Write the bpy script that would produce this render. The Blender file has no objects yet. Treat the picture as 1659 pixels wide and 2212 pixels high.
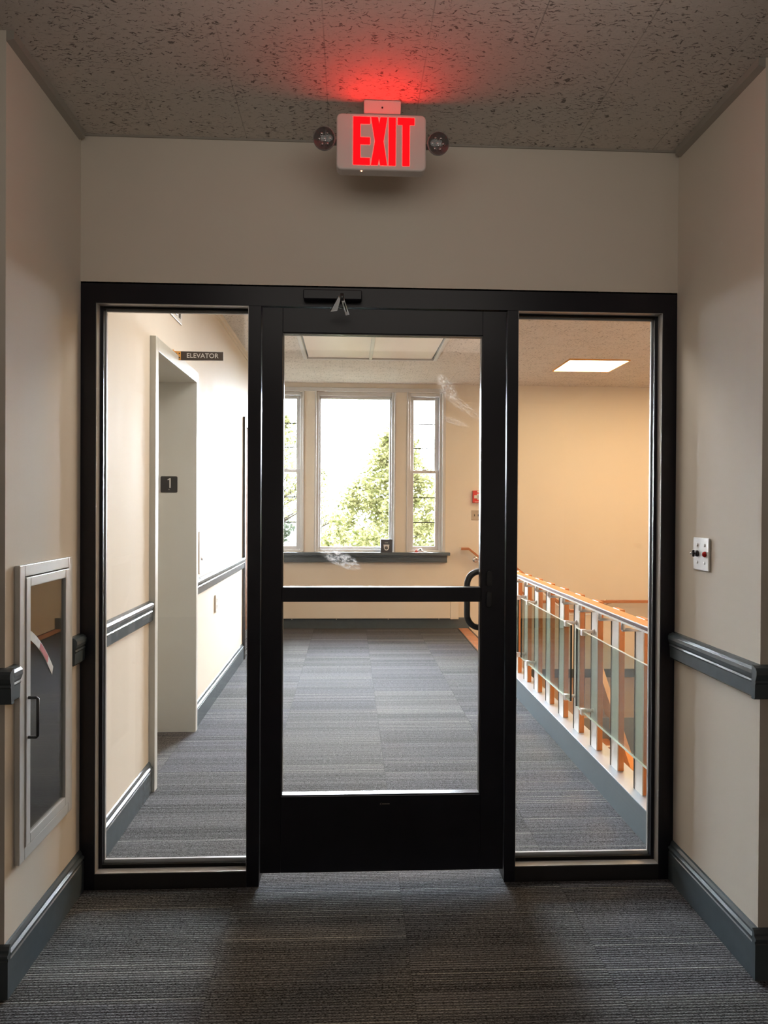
import bpy, bmesh, math, random
from mathutils import Vector, Matrix
random.seed(7)
R = math.radians
sc = bpy.context.scene
COL = sc.collection
ORG = {}

# ------------------------------------------------------------------ materials
def new_mat(name):
    m = bpy.data.materials.new(name); m.use_nodes = True
    nt = m.node_tree
    for n in list(nt.nodes): nt.nodes.remove(n)
    out = nt.nodes.new('ShaderNodeOutputMaterial')
    return m, nt, out

class NT:
    """small node helper"""
    def __init__(s, nt): s.nt = nt
    def n(s, t, **kw):
        nd = s.nt.nodes.new(t)
        for k, v in kw.items(): setattr(nd, k, v)
        return nd
    def link(s, a, b): s.nt.links.new(a, b)
    def put(s, sock, v):
        if hasattr(v, 'is_linked') or isinstance(v, bpy.types.NodeSocket): s.link(v, sock)
        else: sock.default_value = v
    def math(s, op, a, b=0.0, c=0.0, clamp=False):
        nd = s.n('ShaderNodeMath', operation=op, use_clamp=clamp)
        s.put(nd.inputs[0], a); s.put(nd.inputs[1], b); s.put(nd.inputs[2], c)
        return nd.outputs[0]
    def mix(s, f, a, b):
        nd = s.n('ShaderNodeMix', data_type='RGBA')
        s.put(nd.inputs[0], f); s.put(nd.inputs[6], a); s.put(nd.inputs[7], b)
        return nd.outputs[2]
    def coord(s):
        return s.n('ShaderNodeNewGeometry').outputs['Position']
    def xyz(s, v):
        nd = s.n('ShaderNodeSeparateXYZ'); s.link(v, nd.inputs[0]); return nd.outputs
    def comb(s, x, y, z):
        nd = s.n('ShaderNodeCombineXYZ'); s.put(nd.inputs[0], x); s.put(nd.inputs[1], y); s.put(nd.inputs[2], z); return nd.outputs[0]
    def scale(s, v, sx, sy, sz):
        nd = s.n('ShaderNodeVectorMath', operation='MULTIPLY'); s.link(v, nd.inputs[0]); nd.inputs[1].default_value = (sx, sy, sz); return nd.outputs[0]
    def noise(s, v, scale, detail=2.0, rough=0.5):
        nd = s.n('ShaderNodeTexNoise'); s.link(v, nd.inputs['Vector']); nd.inputs['Scale'].default_value = scale
        nd.inputs['Detail'].default_value = detail; nd.inputs['Roughness'].default_value = rough
        return nd.outputs['Fac']
    def ramp(s, f, stops):
        nd = s.n('ShaderNodeValToRGB'); s.link(f, nd.inputs[0])
        el = nd.color_ramp.elements
        while len(el) < len(stops): el.new(0.5)
        for e, (p, c) in zip(el, stops):
            e.position = p; e.color = c if len(c) == 4 else (*c, 1)
        return nd.outputs[0]
    def map(s, f, a, b, c=0.0, d=1.0):
        nd = s.n('ShaderNodeMapRange'); s.link(f, nd.inputs[0])
        for i, v in zip((1, 2, 3, 4), (a, b, c, d)): nd.inputs[i].default_value = v
        return nd.outputs[0]
    def bump(s, h, strength, dist):
        nd = s.n('ShaderNodeBump'); s.link(h, nd.inputs['Height']); nd.inputs['Strength'].default_value = strength
        nd.inputs['Distance'].default_value = dist; return nd.outputs[0]
    def bsdf(s, color, rough=0.5, metal=0.0, spec=0.5, normal=None):
        nd = s.n('ShaderNodeBsdfPrincipled')
        s.put(nd.inputs['Base Color'], color if not isinstance(color, tuple) else (*color, 1) if len(color) == 3 else color)
        s.put(nd.inputs['Roughness'], rough); s.put(nd.inputs['Metallic'], metal)
        nd.inputs['Specular IOR Level'].default_value = spec
        if normal is not None: s.link(normal, nd.inputs['Normal'])
        return nd

def simple(name, color, rough=0.5, metal=0.0, spec=0.5, var=0.06, vscale=9.0, bump=0.0, bscale=300.0):
    """paint, metal or plastic with a slight procedural unevenness"""
    m, nt, out = new_mat(name); h = NT(nt)
    p = h.coord()
    f = h.noise(p, vscale, 3)
    lo = tuple(max(0, c * (1 - var)) for c in color) + (1,)
    hi = tuple(min(1, c * (1 + var)) for c in color) + (1,)
    c = h.mix(f, lo, hi)
    nrm = None
    if bump: nrm = h.bump(h.noise(p, bscale, 2), bump, 0.001)
    b = h.bsdf(c, rough, metal, spec, nrm)
    nt.links.new(b.outputs[0], out.inputs[0])
    return m

def emit(name, color, strength):
    m, nt, out = new_mat(name); h = NT(nt)
    e = h.n('ShaderNodeEmission'); e.inputs[0].default_value = (*color, 1); e.inputs[1].default_value = strength
    nt.links.new(e.outputs[0], out.inputs[0]); return m

def glass(name, tint=(1, 1, 1), ior=1.45, smudges=()):
    """thin architectural glass; smudges = [(x, z, half width, half height, strength, angle)] of dried wipe marks"""
    m, nt, out = new_mat(name); h = NT(nt)
    t = h.n('ShaderNodeBsdfTransparent'); t.inputs[0].default_value = (*tint, 1)
    g = h.n('ShaderNodeBsdfGlossy'); g.inputs['Roughness'].default_value = 0.0
    fr = h.n('ShaderNodeFresnel')
    bf = h.n('ShaderNodeNewGeometry').outputs['Backfacing']
    h.link(h.map(bf, 0.0, 1.0, ior, 1.0 / ior), fr.inputs[0])   # same thin pane from both faces
    mx = h.n('ShaderNodeMixShader'); h.link(fr.outputs[0], mx.inputs[0]); h.link(t.outputs[0], mx.inputs[1]); h.link(g.outputs[0], mx.inputs[2])
    res = mx.outputs[0]
    if smudges:
        p = h.coord(); X, Y, Z = h.xyz(p)
        tot = None
        for (sx, sz, hw, hh, st, an) in smudges:
            ca, sa = math.cos(an), math.sin(an)
            dx = h.math('SUBTRACT', X, sx); dz = h.math('SUBTRACT', Z, sz)
            u = h.math('ADD', h.math('MULTIPLY', dx, ca / hw), h.math('MULTIPLY', dz, sa / hw))
            v = h.math('ADD', h.math('MULTIPLY', dx, -sa / hh), h.math('MULTIPLY', dz, ca / hh))
            r2 = h.math('ADD', h.math('MULTIPLY', u, u), h.math('MULTIPLY', v, v))
            fall = h.map(r2, 0.35, 1.0, 1.0, 0.0)
            nz = h.noise(h.comb(h.math('MULTIPLY', u, 3.0), h.math('MULTIPLY', v, 2.2), sx * 7.0), 2.2, 6, 0.7)
            mk = h.math('MULTIPLY', h.math('MULTIPLY', fall, h.map(nz, 0.42, 0.72)), st)
            tot = mk if tot is None else h.math('MAXIMUM', tot, mk)
        d = h.n('ShaderNodeBsdfTranslucent'); d.inputs[0].default_value = (0.9, 0.93, 0.95, 1)
        d2 = h.n('ShaderNodeBsdfDiffuse'); d2.inputs[0].default_value = (0.9, 0.93, 0.95, 1)
        ad = h.n('ShaderNodeMixShader'); ad.inputs[0].default_value = 0.5; h.link(d.outputs[0], ad.inputs[1]); h.link(d2.outputs[0], ad.inputs[2])
        m2 = h.n('ShaderNodeMixShader'); h.link(tot, m2.inputs[0]); h.link(res, m2.inputs[1]); h.link(ad.outputs[0], m2.inputs[2])
        res = m2.outputs[0]
    nt.links.new(res, out.inputs[0])
    return m

def carpet_mat():
    m, nt, out = new_mat('carpet_tiles'); h = NT(nt)
    p = h.coord(); X, Y, Z = h.xyz(p)
    T = 0.61
    ix = h.math('FLOOR', h.math('DIVIDE', h.math('SUBTRACT', X, 0.068), T))
    # rows are staggered from column to column
    wn = h.n('ShaderNodeTexWhiteNoise', noise_dimensions='1D'); h.link(ix, wn.inputs['W'])
    ysh = h.math('ADD', Y, h.math('MULTIPLY', wn.outputs[0], 0.31))
    iy = h.math('FLOOR', h.math('DIVIDE', ysh, T))
    wt = h.n('ShaderNodeTexWhiteNoise', noise_dimensions='2D'); h.link(h.comb(ix, iy, 0.0), wt.inputs['Vector'])
    off = h.math('MULTIPLY', wt.outputs[0], 37.0)
    # broad tonal bands across the tile, different on each tile
    def wn1(v):
        n = h.n('ShaderNodeTexWhiteNoise', noise_dimensions='1D'); h.link(v, n.inputs['W']); return n.outputs[0]
    band = wn1(h.math('FLOOR', h.math('ADD', h.math('DIVIDE', ysh, 0.105), off)))
    row = wn1(h.math('FLOOR', h.math('ADD', h.math('DIVIDE', ysh, 0.0062), h.math('MULTIPLY', off, 3.0))))
    thin = wn1(h.math('FLOOR', h.math('ADD', h.math('DIVIDE', ysh, 0.0105), h.math('MULTIPLY', off, 5.0))))
    ridge = h.math('FRACT', h.math('DIVIDE', ysh, 0.0115))
    rid = h.math('ABSOLUTE', h.math('SUBTRACT', ridge, 0.5))          # 0 centre .. .5
    # loop pile speckle, stretched a little along the rows
    sp = h.noise(h.scale(p, 150, 330, 1), 1.0, 2, 0.6)
    sp2 = h.noise(h.scale(p, 55, 190, 1), 1.0, 2, 0.55)
    v = h.math('ADD', 0.135, h.math('MULTIPLY', h.math('SUBTRACT', band, 0.5), 0.050))
    v = h.math('ADD', v, h.math('MULTIPLY', h.math('SUBTRACT', wt.outputs[0], 0.5), 0.03))
    v = h.math('ADD', v, h.math('MULTIPLY', h.math('SUBTRACT', row, 0.5), 0.055))
    v = h.math('ADD', v, h.math('MULTIPLY', h.math('SUBTRACT', sp, 0.5), 0.68))
    v = h.math('ADD', v, h.math('MULTIPLY', h.math('SUBTRACT', sp2, 0.5), 0.30))
    line = h.math('GREATER_THAN', thin, 0.92)
    inline = h.math('MULTIPLY', line, h.map(rid, 0.13, 0.22, 1.0, 0.0))
    v = h.math('MULTIPLY', v, h.map(rid, 0.05, 0.45, 1.38, 0.46))
    v = h.math('MAXIMUM', h.math('MULTIPLY', v, 0.74), 0.008)
    v = h.math('ADD', v, h.math('MULTIPLY', inline, h.math('MULTIPLY', 0.22, h.map(sp, 0.3, 0.7, 0.3, 1.0))))
    # tile joints
    fx = h.math('FRACT', h.math('DIVIDE', h.math('SUBTRACT', X, 0.068), T))
    jx = h.math('LESS_THAN', fx, 0.006)
    v = h.math('MULTIPLY', v, h.math('SUBTRACT', 1.0, h.math('MULTIPLY', jx, h.map(sp2, 0.35, 0.65, 0.0, 0.5))))
    warm = wn1(h.math('ADD', off, 11.3))
    tint = h.mix(warm, (0.97, 0.96, 1.05, 1), (1.01, 1.0, 0.98, 1))
    linec = h.mix(inline, tint, (1.0, 1.0, 0.92, 1))
    sc_ = h.n('ShaderNodeVectorMath', operation='SCALE'); h.link(linec, sc_.inputs[0]); h.link(v, sc_.inputs['Scale'])
    hgt = h.math('ADD', h.math('MULTIPLY', sp, 0.6), h.math('SUBTRACT', 0.5, rid))
    b = h.bsdf(sc_.outputs[0], 0.95, 0, 0.15, h.bump(hgt, 0.5, 0.004))
    nt.links.new(b.outputs[0], out.inputs[0])
    return m

def ceiling_mat():
    """foot-square fissured acoustic tiles"""
    m, nt, out = new_mat('fissured_ceiling_tiles'); h = NT(nt)
    p = h.coord(); X, Y, Z = h.xyz(p)
    wob = h.noise(p, 30, 3)
    q = h.comb(h.math('MULTIPLY', X, 40.0), h.math('ADD', h.math('MULTIPLY', Y, 175.0), h.math('MULTIPLY', wob, 9.0)), 0.0)
    f = h.noise(q, 1.0, 3, 0.55)
    patch = h.noise(h.scale(p, 5, 9, 1), 1.0, 2)
    thr = h.map(patch, 0.3, 0.7, 0.625, 0.55)
    fis = h.map(h.math('SUBTRACT', f, thr), 0.0, 0.03)
    dots = h.map(h.noise(h.scale(p, 170, 230, 1), 1.0, 2, 0.6), 0.63, 0.70)
    T = 0.3085
    fx = h.math('FRACT', h.math('DIVIDE', h.math('ADD', X, 0.213), T)); fy = h.math('FRACT', h.math('DIVIDE', h.math('ADD', Y, 0.703), T))
    sx = h.math('LESS_THAN', fx, 0.012); sy = h.math('LESS_THAN', fy, 0.012)
    wv = h.noise(p, 2.3, 2)
    seam = h.math('MULTIPLY', h.math('MAXIMUM', sx, h.math('MULTIPLY', sy, 0.30)), h.map(wv, 0.42, 0.66, 0.0, 0.48))
    dark = h.math('MAXIMUM', h.math('MAXIMUM', h.math('MULTIPLY', fis, 0.78), h.math('MULTIPLY', dots, 0.25)), seam)
    base = h.mix(h.noise(h.scale(p, 60, 90, 1), 1.0, 4, 0.7), (0.60, 0.55, 0.50, 1), (0.72, 0.67, 0.62, 1))
    c = h.mix(dark, base, (0.085, 0.07, 0.06, 1))
    hg = h.math('SUBTRACT', h.math('MULTIPLY', h.noise(h.scale(p, 90, 140, 1), 1.0, 3), 0.35), fis)
    b = h.bsdf(c, 0.9, 0, 0.2, h.bump(hg, 0.4, 0.004))
    nt.links.new(b.outputs[0], out.inputs[0]); return m

def wall_mat(name, color, rough=0.55):
    m, nt, out = new_mat(name); h = NT(nt)
    p = h.coord()
    st = h.noise(h.scale(p, 14, 14, 0.7), 1.0, 3)
    c = h.mix(h.noise(p, 1.7, 3), tuple(x * 0.96 for x in color) + (1,), tuple(min(1, x * 1.03) for x in color) + (1,))
    rg = h.map(st, 0.3, 0.7, rough - 0.07, rough + 0.09)
    b = h.bsdf(c, rg, 0, 0.018, h.bump(h.noise(p, 190, 3, 0.6), 0.12, 0.002))
    nt.links.new(b.outputs[0], out.inputs[0]); return m

def wood_mat(name, a, b_, rough=0.35, axis=2, spec=0.5):
    m, nt, out = new_mat(name); h = NT(nt)
    p = h.coord()
    s = [26.0, 26.0, 26.0]; s[axis] = 1.6
    f = h.noise(h.scale(p, *s), 1.0, 5, 0.65)
    c = h.mix(h.map(f, 0.3, 0.7), (*a, 1), (*b_, 1))
    bs = h.bsdf(c, rough, 0, spec); nt.links.new(bs.outputs[0], out.inputs[0]); return m

def brick_floor_mat():
    m, nt, out = new_mat('terracotta_pavers'); h = NT(nt)
    p = h.coord()
    br = h.n('ShaderNodeTexBrick'); h.link(p, br.inputs['Vector'])
    br.inputs['Color1'].default_value = (0.42, 0.17, 0.085, 1); br.inputs['Color2'].default_value = (0.52, 0.23, 0.12, 1)
    br.inputs['Mortar'].default_value = (0.33, 0.19, 0.13, 1); br.inputs['Scale'].default_value = 1.0
    br.inputs['Mortar Size'].default_value = 0.006; br.inputs['Brick Width'].default_value = 0.2; br.inputs['Row Height'].default_value = 0.1
    b = h.bsdf(br.outputs['Color'], 0.5, 0, 0.4, h.bump(h.noise(p, 120, 3), 0.2, 0.002)); nt.links.new(b.outputs[0], out.inputs[0]); return m

def brushed_mat(name, color, rough, axis=2, metal=1.0):
    m, nt, out = new_mat(name); h = NT(nt); p = h.coord()
    s = [220.0, 220.0, 220.0]; s[axis] = 3.0
    f = h.noise(h.scale(p, *s), 1.0, 3)
    b = h.bsdf(h.mix(f, tuple(c * 0.88 for c in color) + (1,), tuple(min(1, c * 1.08) for c in color) + (1,)), h.map(f, 0.3, 0.7, rough - 0.06, rough + 0.08), metal)
    nt.links.new(b.outputs[0], out.inputs[0]); return m

def leaf_mat(name, c1, c2):
    m, nt, out = new_mat(name); h = NT(nt)
    oi = h.n('ShaderNodeNewGeometry')
    c = h.mix(oi.outputs['Random Per Island'], (*c1, 1), (*c2, 1))
    d = h.n('ShaderNodeBsdfDiffuse'); t = h.n('ShaderNodeBsdfTranslucent'); h.link(c, d.inputs[0]); h.link(c, t.inputs[0])
    mx = h.n('ShaderNodeMixShader'); mx.inputs[0].default_value = 0.45; h.link(d.outputs[0], mx.inputs[1]); h.link(t.outputs[0], mx.inputs[2])
    nt.links.new(mx.outputs[0], out.inputs[0]); return m

M = {}
CREAM = (0.72, 0.66, 0.575)
M['wall'] = wall_mat('cream_wall_paint', CREAM)
M['carpet'] = carpet_mat()
M['ceil'] = ceiling_mat()
M['slate'] = simple('slate_grey_gloss_paint', (0.085, 0.108, 0.124), 0.24, 0, 0.5, 0.10, 25, 0.05)
M['bronze'] = simple('dark_bronze_aluminium', (0.0074, 0.0068, 0.0120), 0.36, 0, 0.35, 0.1)
M['bronze_stop'] = simple('dark_bronze_glazing_stop', (0.030, 0.027, 0.028), 0.28, 0.3, 0.5, 0.1)
M['return'] = simple('lightened_bronze_return', (0.46, 0.45, 0.44), 0.34, 0.3, 0.5, 0.06)  # light caught by the bronze returns, put into a pale base colour
M['muntin'] = simple('dark_grey_muntin', (0.035, 0.035, 0.035), 0.8, 0, 0.1)
M['gasket'] = simple('black_rubber_gasket', (0.006, 0.006, 0.006), 0.6, 0, 0.2)
M['whitetrim'] = simple('white_window_paint', (0.55, 0.54, 0.53), 0.35, 0, 0.5, 0.03)
M['greytrim'] = simple('grey_elevator_paint', (0.60, 0.605, 0.565), 0.33, 0, 0.5, 0.04, 3)
M['reveal'] = simple('grey_elevator_lining', (0.42, 0.42, 0.38), 0.38, 0, 0.45, 0.08, 4)
M['crown'] = simple('taupe_ceiling_trim_paint', (0.36, 0.33, 0.29), 0.5)
M['cabwhite'] = simple('silver_white_cabinet_enamel', (0.60, 0.61, 0.60), 0.32, 0.15, 0.5, 0.04)
M['cabdark'] = simple('grey_cabinet_tub', (0.26, 0.26, 0.25), 0.6)
M['gunmetal'] = simple('dark_grey_metal', (0.06, 0.062, 0.065), 0.3, 0.7)
M['chrome'] = simple('polished_metal', (0.80, 0.80, 0.80), 0.15, 1.0, 0.5, 0.02)
M['steel'] = brushed_mat('brushed_steel', (0.62, 0.62, 0.62), 0.3, 1)
M['steelv'] = brushed_mat('satin_steel_plate', (0.80, 0.76, 0.70), 0.36, 2, 0.05)
M['curbtop'] = brushed_mat('aluminium_cap', (0.58, 0.65, 0.74), 0.35, 1, 0.6)
M['curb'] = simple('blue_grey_curb_paint', (0.155, 0.185, 0.205), 0.3, 0, 0.5, 0.06)
M['wood'] = wood_mat('orange_varnished_oak', (0.50, 0.155, 0.030), (0.60, 0.215, 0.055), 0.3, 2)
M['woody'] = wood_mat('orange_oak_handrail', (0.60, 0.235, 0.065), (0.72, 0.31, 0.10), 0.3, 1)
M['woodx'] = wood_mat('brown_oak_handrail', (0.36, 0.13, 0.05), (0.45, 0.18, 0.075), 0.3, 0)
M['bright'] = simple('bright_satin_fitting', (0.76, 0.745, 0.72), 0.3, 0.25, 0.5, 0.03)
M['inlay'] = simple('dark_brown_rail_inlay', (0.085, 0.042, 0.032), 0.35)
M['doorwood'] = wood_mat('honey_oak_door', (0.105, 0.038, 0.011), (0.125, 0.050, 0.016), 0.8, 2, 0.08)
M['darksteel'] = simple('dark_steel_bar', (0.05, 0.048, 0.055), 0.35, 0.6)
M['tile'] = brick_floor_mat()
M['pane'] = glass('clear_pane', (0.985, 0.99, 0.985))
M['cabpane'] = glass('cabinet_pane', (0.88, 0.89, 0.88), 1.75)
M['doorpane'] = glass('smudged_door_pane', (0.985, 0.99, 0.985), smudges=[(-0.162, 1.237, 0.088, 0.030, 0.8, -0.42), (0.245, 1.895, 0.07, 0.028, 0.30, -0.95), (0.30, 1.83, 0.12, 0.02, 0.2, -0.6), (0.26, 1.77, 0.08, 0.014, 0.2, -0.3), (-0.36, 1.55, 0.02, 0.22, 0.25, 0.05)])
M['railglass'] = glass('green_tinted_rail_glass', (0.88, 0.94, 0.905), 1.80)
M['glassedge'] = simple('green_glass_edge', (0.75, 0.82, 0.78), 0.12, 0, 0.6, 0.02)
M['glassend'] = simple('dark_green_glass_end', (0.012, 0.022, 0.02), 0.1)
M['whiteplastic'] = simple('white_plastic', (0.72, 0.71, 0.68), 0.4, 0, 0.45, 0.02)
M['signplastic'] = simple('warm_white_sign_housing', (0.66, 0.60, 0.57), 0.45, 0, 0.4, 0.02)
M['red_letters'] = emit('lit_red_letters', (1.0, 0.0004, 0.0007), 10.0)
M['led'] = emit('orange_indicator', (1.0, 0.35, 0.18), 3.0)
M['lampshell'] = simple('smoky_lamp_shell', (0.20, 0.185, 0.18), 0.3, 0, 0.5)
M['lens'] = glass('clear_lamp_lens', (0.86, 0.86, 0.86), 1.5)
M['reflector'] = simple('lamp_reflector_grey', (0.13, 0.13, 0.13), 0.3, 0.8)
M['lit'] = emit('lit_ceiling_panel', (1.0, 0.77, 0.46), 9.5)
M['diffuser'] = simple('unlit_diffuser', (0.78, 0.70, 0.65), 0.4, 0, 0.4, 0.03)
M['black'] = simple('black_plastic', (0.015, 0.015, 0.017), 0.35)
M['signbrown'] = simple('dark_brown_sign_face', (0.055, 0.042, 0.036), 0.4, 0, 0.4, 0.03)
M['signtext'] = simple('cream_engraved_letters', (0.72, 0.70, 0.66), 0.5)
M['brass'] = simple('brass_bracket', (0.78, 0.40, 0.11), 0.32, 0.5, 0.5, 0.05)
M['redplastic'] = simple('red_enamel', (0.62, 0.030, 0.022), 0.3)
M['redlens'] = simple('red_lens', (0.55, 0.01, 0.01), 0.15)
M['almond'] = simple('almond_plate', (0.42, 0.35, 0.28), 0.4, 0.25)
M['decalred'] = simple('faded_red_print', (0.55, 0.13, 0.12), 0.6)
M['decalwhite'] = simple('worn_white_decal', (0.70, 0.68, 0.63), 0.6, 0, 0.3, 0.2, 60)
M['paver'] = simple('brown_textured_paving', (0.36, 0.235, 0.165), 0.6, 0, 0.3, 0.35, 55, 0.2, 90)
M['riser'] = simple('grey_stair_riser', (0.24, 0.25, 0.25), 0.6)
M['nosing'] = simple('pale_stair_nosing', (0.78, 0.74, 0.66), 0.45)
M['boxdark'] = simple('charcoal_carton', (0.045, 0.05, 0.06), 0.45, 0, 0.4, 0.15, 40)
M['bark'] = simple('grey_brown_bark', (0.05, 0.035, 0.022), 0.9)
M['leaf_a'] = leaf_mat('sunlit_leaves', (0.070, 0.080, 0.022), (0.34, 0.32, 0.155))
M['leaf_b'] = leaf_mat('yellow_green_leaves', (0.076, 0.086, 0.028), (0.34, 0.32, 0.160))
M['leaf_c'] = leaf_mat('blue_green_leaves', (0.035, 0.048, 0.032), (0.085, 0.10, 0.070))
M['lawn'] = simple('dry_bright_lawn', (0.045, 0.047, 0.026), 0.9, 0, 0.1, 0.4, 3.0)
M['tent'] = simple('white_tent_fabric', (0.8, 0.8, 0.8), 0.7)
M['render_ext'] = simple('outer_masonry', (0.35, 0.30, 0.26), 0.9)

# ------------------------------------------------------------------ mesh builder
class MB:
    def __init__(s): s.v = []; s.f = []; s.sm = []
    def add(s, vs, fs, smooth=False):
        b = len(s.v); s.v += [tuple(v) for v in vs]
        for f in fs: s.f.append(tuple(i + b for i in f)); s.sm.append(smooth)
        return s
    def box(s, x0, x1, y0, y1, z0, z1):
        x0, x1 = min(x0, x1), max(x0, x1); y0, y1 = min(y0, y1), max(y0, y1); z0, z1 = min(z0, z1), max(z0, z1)
        v = [(x0, y0, z0), (x1, y0, z0), (x1, y1, z0), (x0, y1, z0), (x0, y0, z1), (x1, y0, z1), (x1, y1, z1), (x0, y1, z1)]
        f = [(0, 3, 2, 1), (4, 5, 6, 7), (0, 1, 5, 4), (1, 2, 6, 5), (2, 3, 7, 6), (3, 0, 4, 7)]
        return s.add(v, f)
    def frame_y(s, x0, x1, z0, z1, w, y0, y1):
        """rectangular frame in the xz plane; w = (left, right, bottom, top) widths"""
        l, r, b, t = w
        s.box(x0, x0 + l, y0, y1, z0, z1); s.box(x1 - r, x1, y0, y1, z0, z1)
        s.box(x0 + l, x1 - r, y0, y1, z0, z0 + b); s.box(x0 + l, x1 - r, y0, y1, z1 - t, z1); return s
    def frame_x(s, y0, y1, z0, z1, w, x0, x1):
        s.box(x0, x1, y0, y0 + w, z0, z1); s.box(x0, x1, y1 - w, y1, z0, z1)
        s.box(x0, x1, y0 + w, y1 - w, z0, z0 + w); s.box(x0, x1, y0 + w, y1 - w, z1 - w, z1); return s
    def prism(s, pts, a, b):
        """pts: list of 3D points of a planar outline, extruded from +a*... : a, b are offset vectors"""
        n = len(pts); a = Vector(a); b = Vector(b)
        v = [Vector(p) + a for p in pts] + [Vector(p) + b for p in pts]
        f = [tuple(range(n - 1, -1, -1)), tuple(range(n, 2 * n))] + [(i, (i + 1) % n, n + (i + 1) % n, n + i) for i in range(n)]
        return s.add(v, f)
    def prof(s, p0, p1, nrm, prof):
        """extrude a (out, z) moulding profile from p0 to p1 (xy), out along nrm"""
        n = len(prof); v = []
        for p in (p0, p1):
            for (o, z) in prof: v.append((p[0] + nrm[0] * o, p[1] + nrm[1] * o, z))
        f = [(i, (i + 1) % n, n + (i + 1) % n, n + i) for i in range(n)] + [tuple(range(n - 1, -1, -1)), tuple(range(n, 2 * n))]
        return s.add(v, f)
    def tube(s, path, r, seg=14, caps=True):
        path = [Vector(p) for p in path]; rings = []; up = None; base = len(s.v); vs = []
        for i, p in enumerate(path):
            t = (path[min(i + 1, len(path) - 1)] - path[max(i - 1, 0)]).normalized()
            if up is None:
                a = Vector((0, 0, 1)) if abs(t.z) < 0.9 else Vector((1, 0, 0)); u = t.cross(a).normalized()
            else: u = (up - t * up.dot(t)).normalized()
            up = u; w = t.cross(u); rr = r[i] if isinstance(r, (list, tuple)) else r
            for k in range(seg):
                an = 2 * math.pi * k / seg; vs.append(p + (u * math.cos(an) + w * math.sin(an)) * rr)
        f = []
        for i in range(len(path) - 1):
            for k in range(seg):
                f.append((i * seg + k, i * seg + (k + 1) % seg, (i + 1) * seg + (k + 1) % seg, (i + 1) * seg + k))
        s.add(vs, f, True)
        if caps:
            n = len(path)
            s.f.append(tuple(base + k for k in range(seg - 1, -1, -1))); s.sm.append(False)
            s.f.append(tuple(base + (n - 1) * seg + k for k in range(seg))); s.sm.append(False)
        return s
    def lathe(s, c, ax, prof, seg=24):
        """prof: list of (along, radius); ax unit axis"""
        c = Vector(c); ax = Vector(ax).normalized(); a = Vector((0, 0, 1)) if abs(ax.z) < 0.9 else Vector((1, 0, 0))
        u = ax.cross(a).normalized(); w = ax.cross(u); vs = []; f = []
        for (h, r) in prof:
            for k in range(seg):
                an = 2 * math.pi * k / seg; vs.append(c + ax * h + (u * math.cos(an) + w * math.sin(an)) * max(r, 1e-5))
        for i in range(len(prof) - 1):
            for k in range(seg): f.append((i * seg + k, i * seg + (k + 1) % seg, (i + 1) * seg + (k + 1) % seg, (i + 1) * seg + k))
        f.append(tuple(range(seg - 1, -1, -1))); f.append(tuple((len(prof) - 1) * seg + k for k in range(seg)))
        return s.add(vs, f, True)
    def rbox_y(s, x0, x1, z0, z1, y0, y1, r, seg=5):
        """box with rounded corners seen along y"""
        pts = []
        for (cx, cz, a0) in ((x1 - r, z0 + r, -90), (x1 - r, z1 - r, 0), (x0 + r, z1 - r, 90), (x0 + r, z0 + r, 180)):
            for k in range(seg + 1):
                an = R(a0 + 90 * k / seg); pts.append((cx + r * math.cos(an), 0, cz + r * math.sin(an)))
        return s.prism(pts, (0, y0, 0), (0, y1, 0))
    def rbox_x(s, y0, y1, z0, z1, x0, x1, r, seg=5):
        pts = []
        for (cy, cz, a0) in ((y1 - r, z0 + r, -90), (y1 - r, z1 - r, 0), (y0 + r, z1 - r, 90), (y0 + r, z0 + r, 180)):
            for k in range(seg + 1):
                an = R(a0 + 90 * k / seg); pts.append((0, cy + r * math.cos(an), cz + r * math.sin(an)))
        return s.prism(pts, (x0, 0, 0), (x1, 0, 0))
    def xform(s, mat):
        s.v = [tuple(mat @ Vector(v)) for v in s.v]; return s

def obj(name, mb, mat, parent=None, bevel=0.0, seg=2, origin=None):
    if parent is not None: o0 = ORG[parent]
    elif origin is not None: o0 = Vector(origin)
    else:
        xs = [v[0] for v in mb.v]; ys = [v[1] for v in mb.v]; zs = [v[2] for v in mb.v]
        o0 = Vector(((min(xs) + max(xs)) / 2, (min(ys) + max(ys)) / 2, min(zs)))
    me = bpy.data.meshes.new(name)
    me.from_pydata([(v[0] - o0.x, v[1] - o0.y, v[2] - o0.z) for v in mb.v], [], mb.f)
    me.polygons.foreach_set('use_smooth', mb.sm)
    bm = bmesh.new(); bm.from_mesh(me); bmesh.ops.recalc_face_normals(bm, faces=bm.faces); bm.to_mesh(me); bm.free()
    me.materials.append(mat); me.update()
    o = bpy.data.objects.new(name, me); COL.objects.link(o)
    if parent is not None: o.parent = parent
    else: o.location = o0
    ORG[o] = o0
    if bevel:
        b = o.modifiers.new('edge', 'BEVEL'); b.width = bevel; b.segments = seg; b.limit_method = 'ANGLE'; b.angle_limit = R(50); b.harden_normals = False
    return o

def tag(o, label, cat, group=None, kind=None):
    o['label'] = label; o['category'] = cat
    if group: o['group'] = group
    if kind: o['kind'] = kind
    return o

def thing(name, loc, label, cat, group=None, kind=None):
    o = bpy.data.objects.new(name, None); COL.objects.link(o); o.location = loc; o.empty_display_size = 0.1
    ORG[o] = Vector(loc); return tag(o, label, cat, group, kind)

def struct(name, mb, mat, label, cat, bevel=0.0):
    return tag(obj(name, mb, mat, None, bevel), label, cat, None, 'structure')

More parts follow.
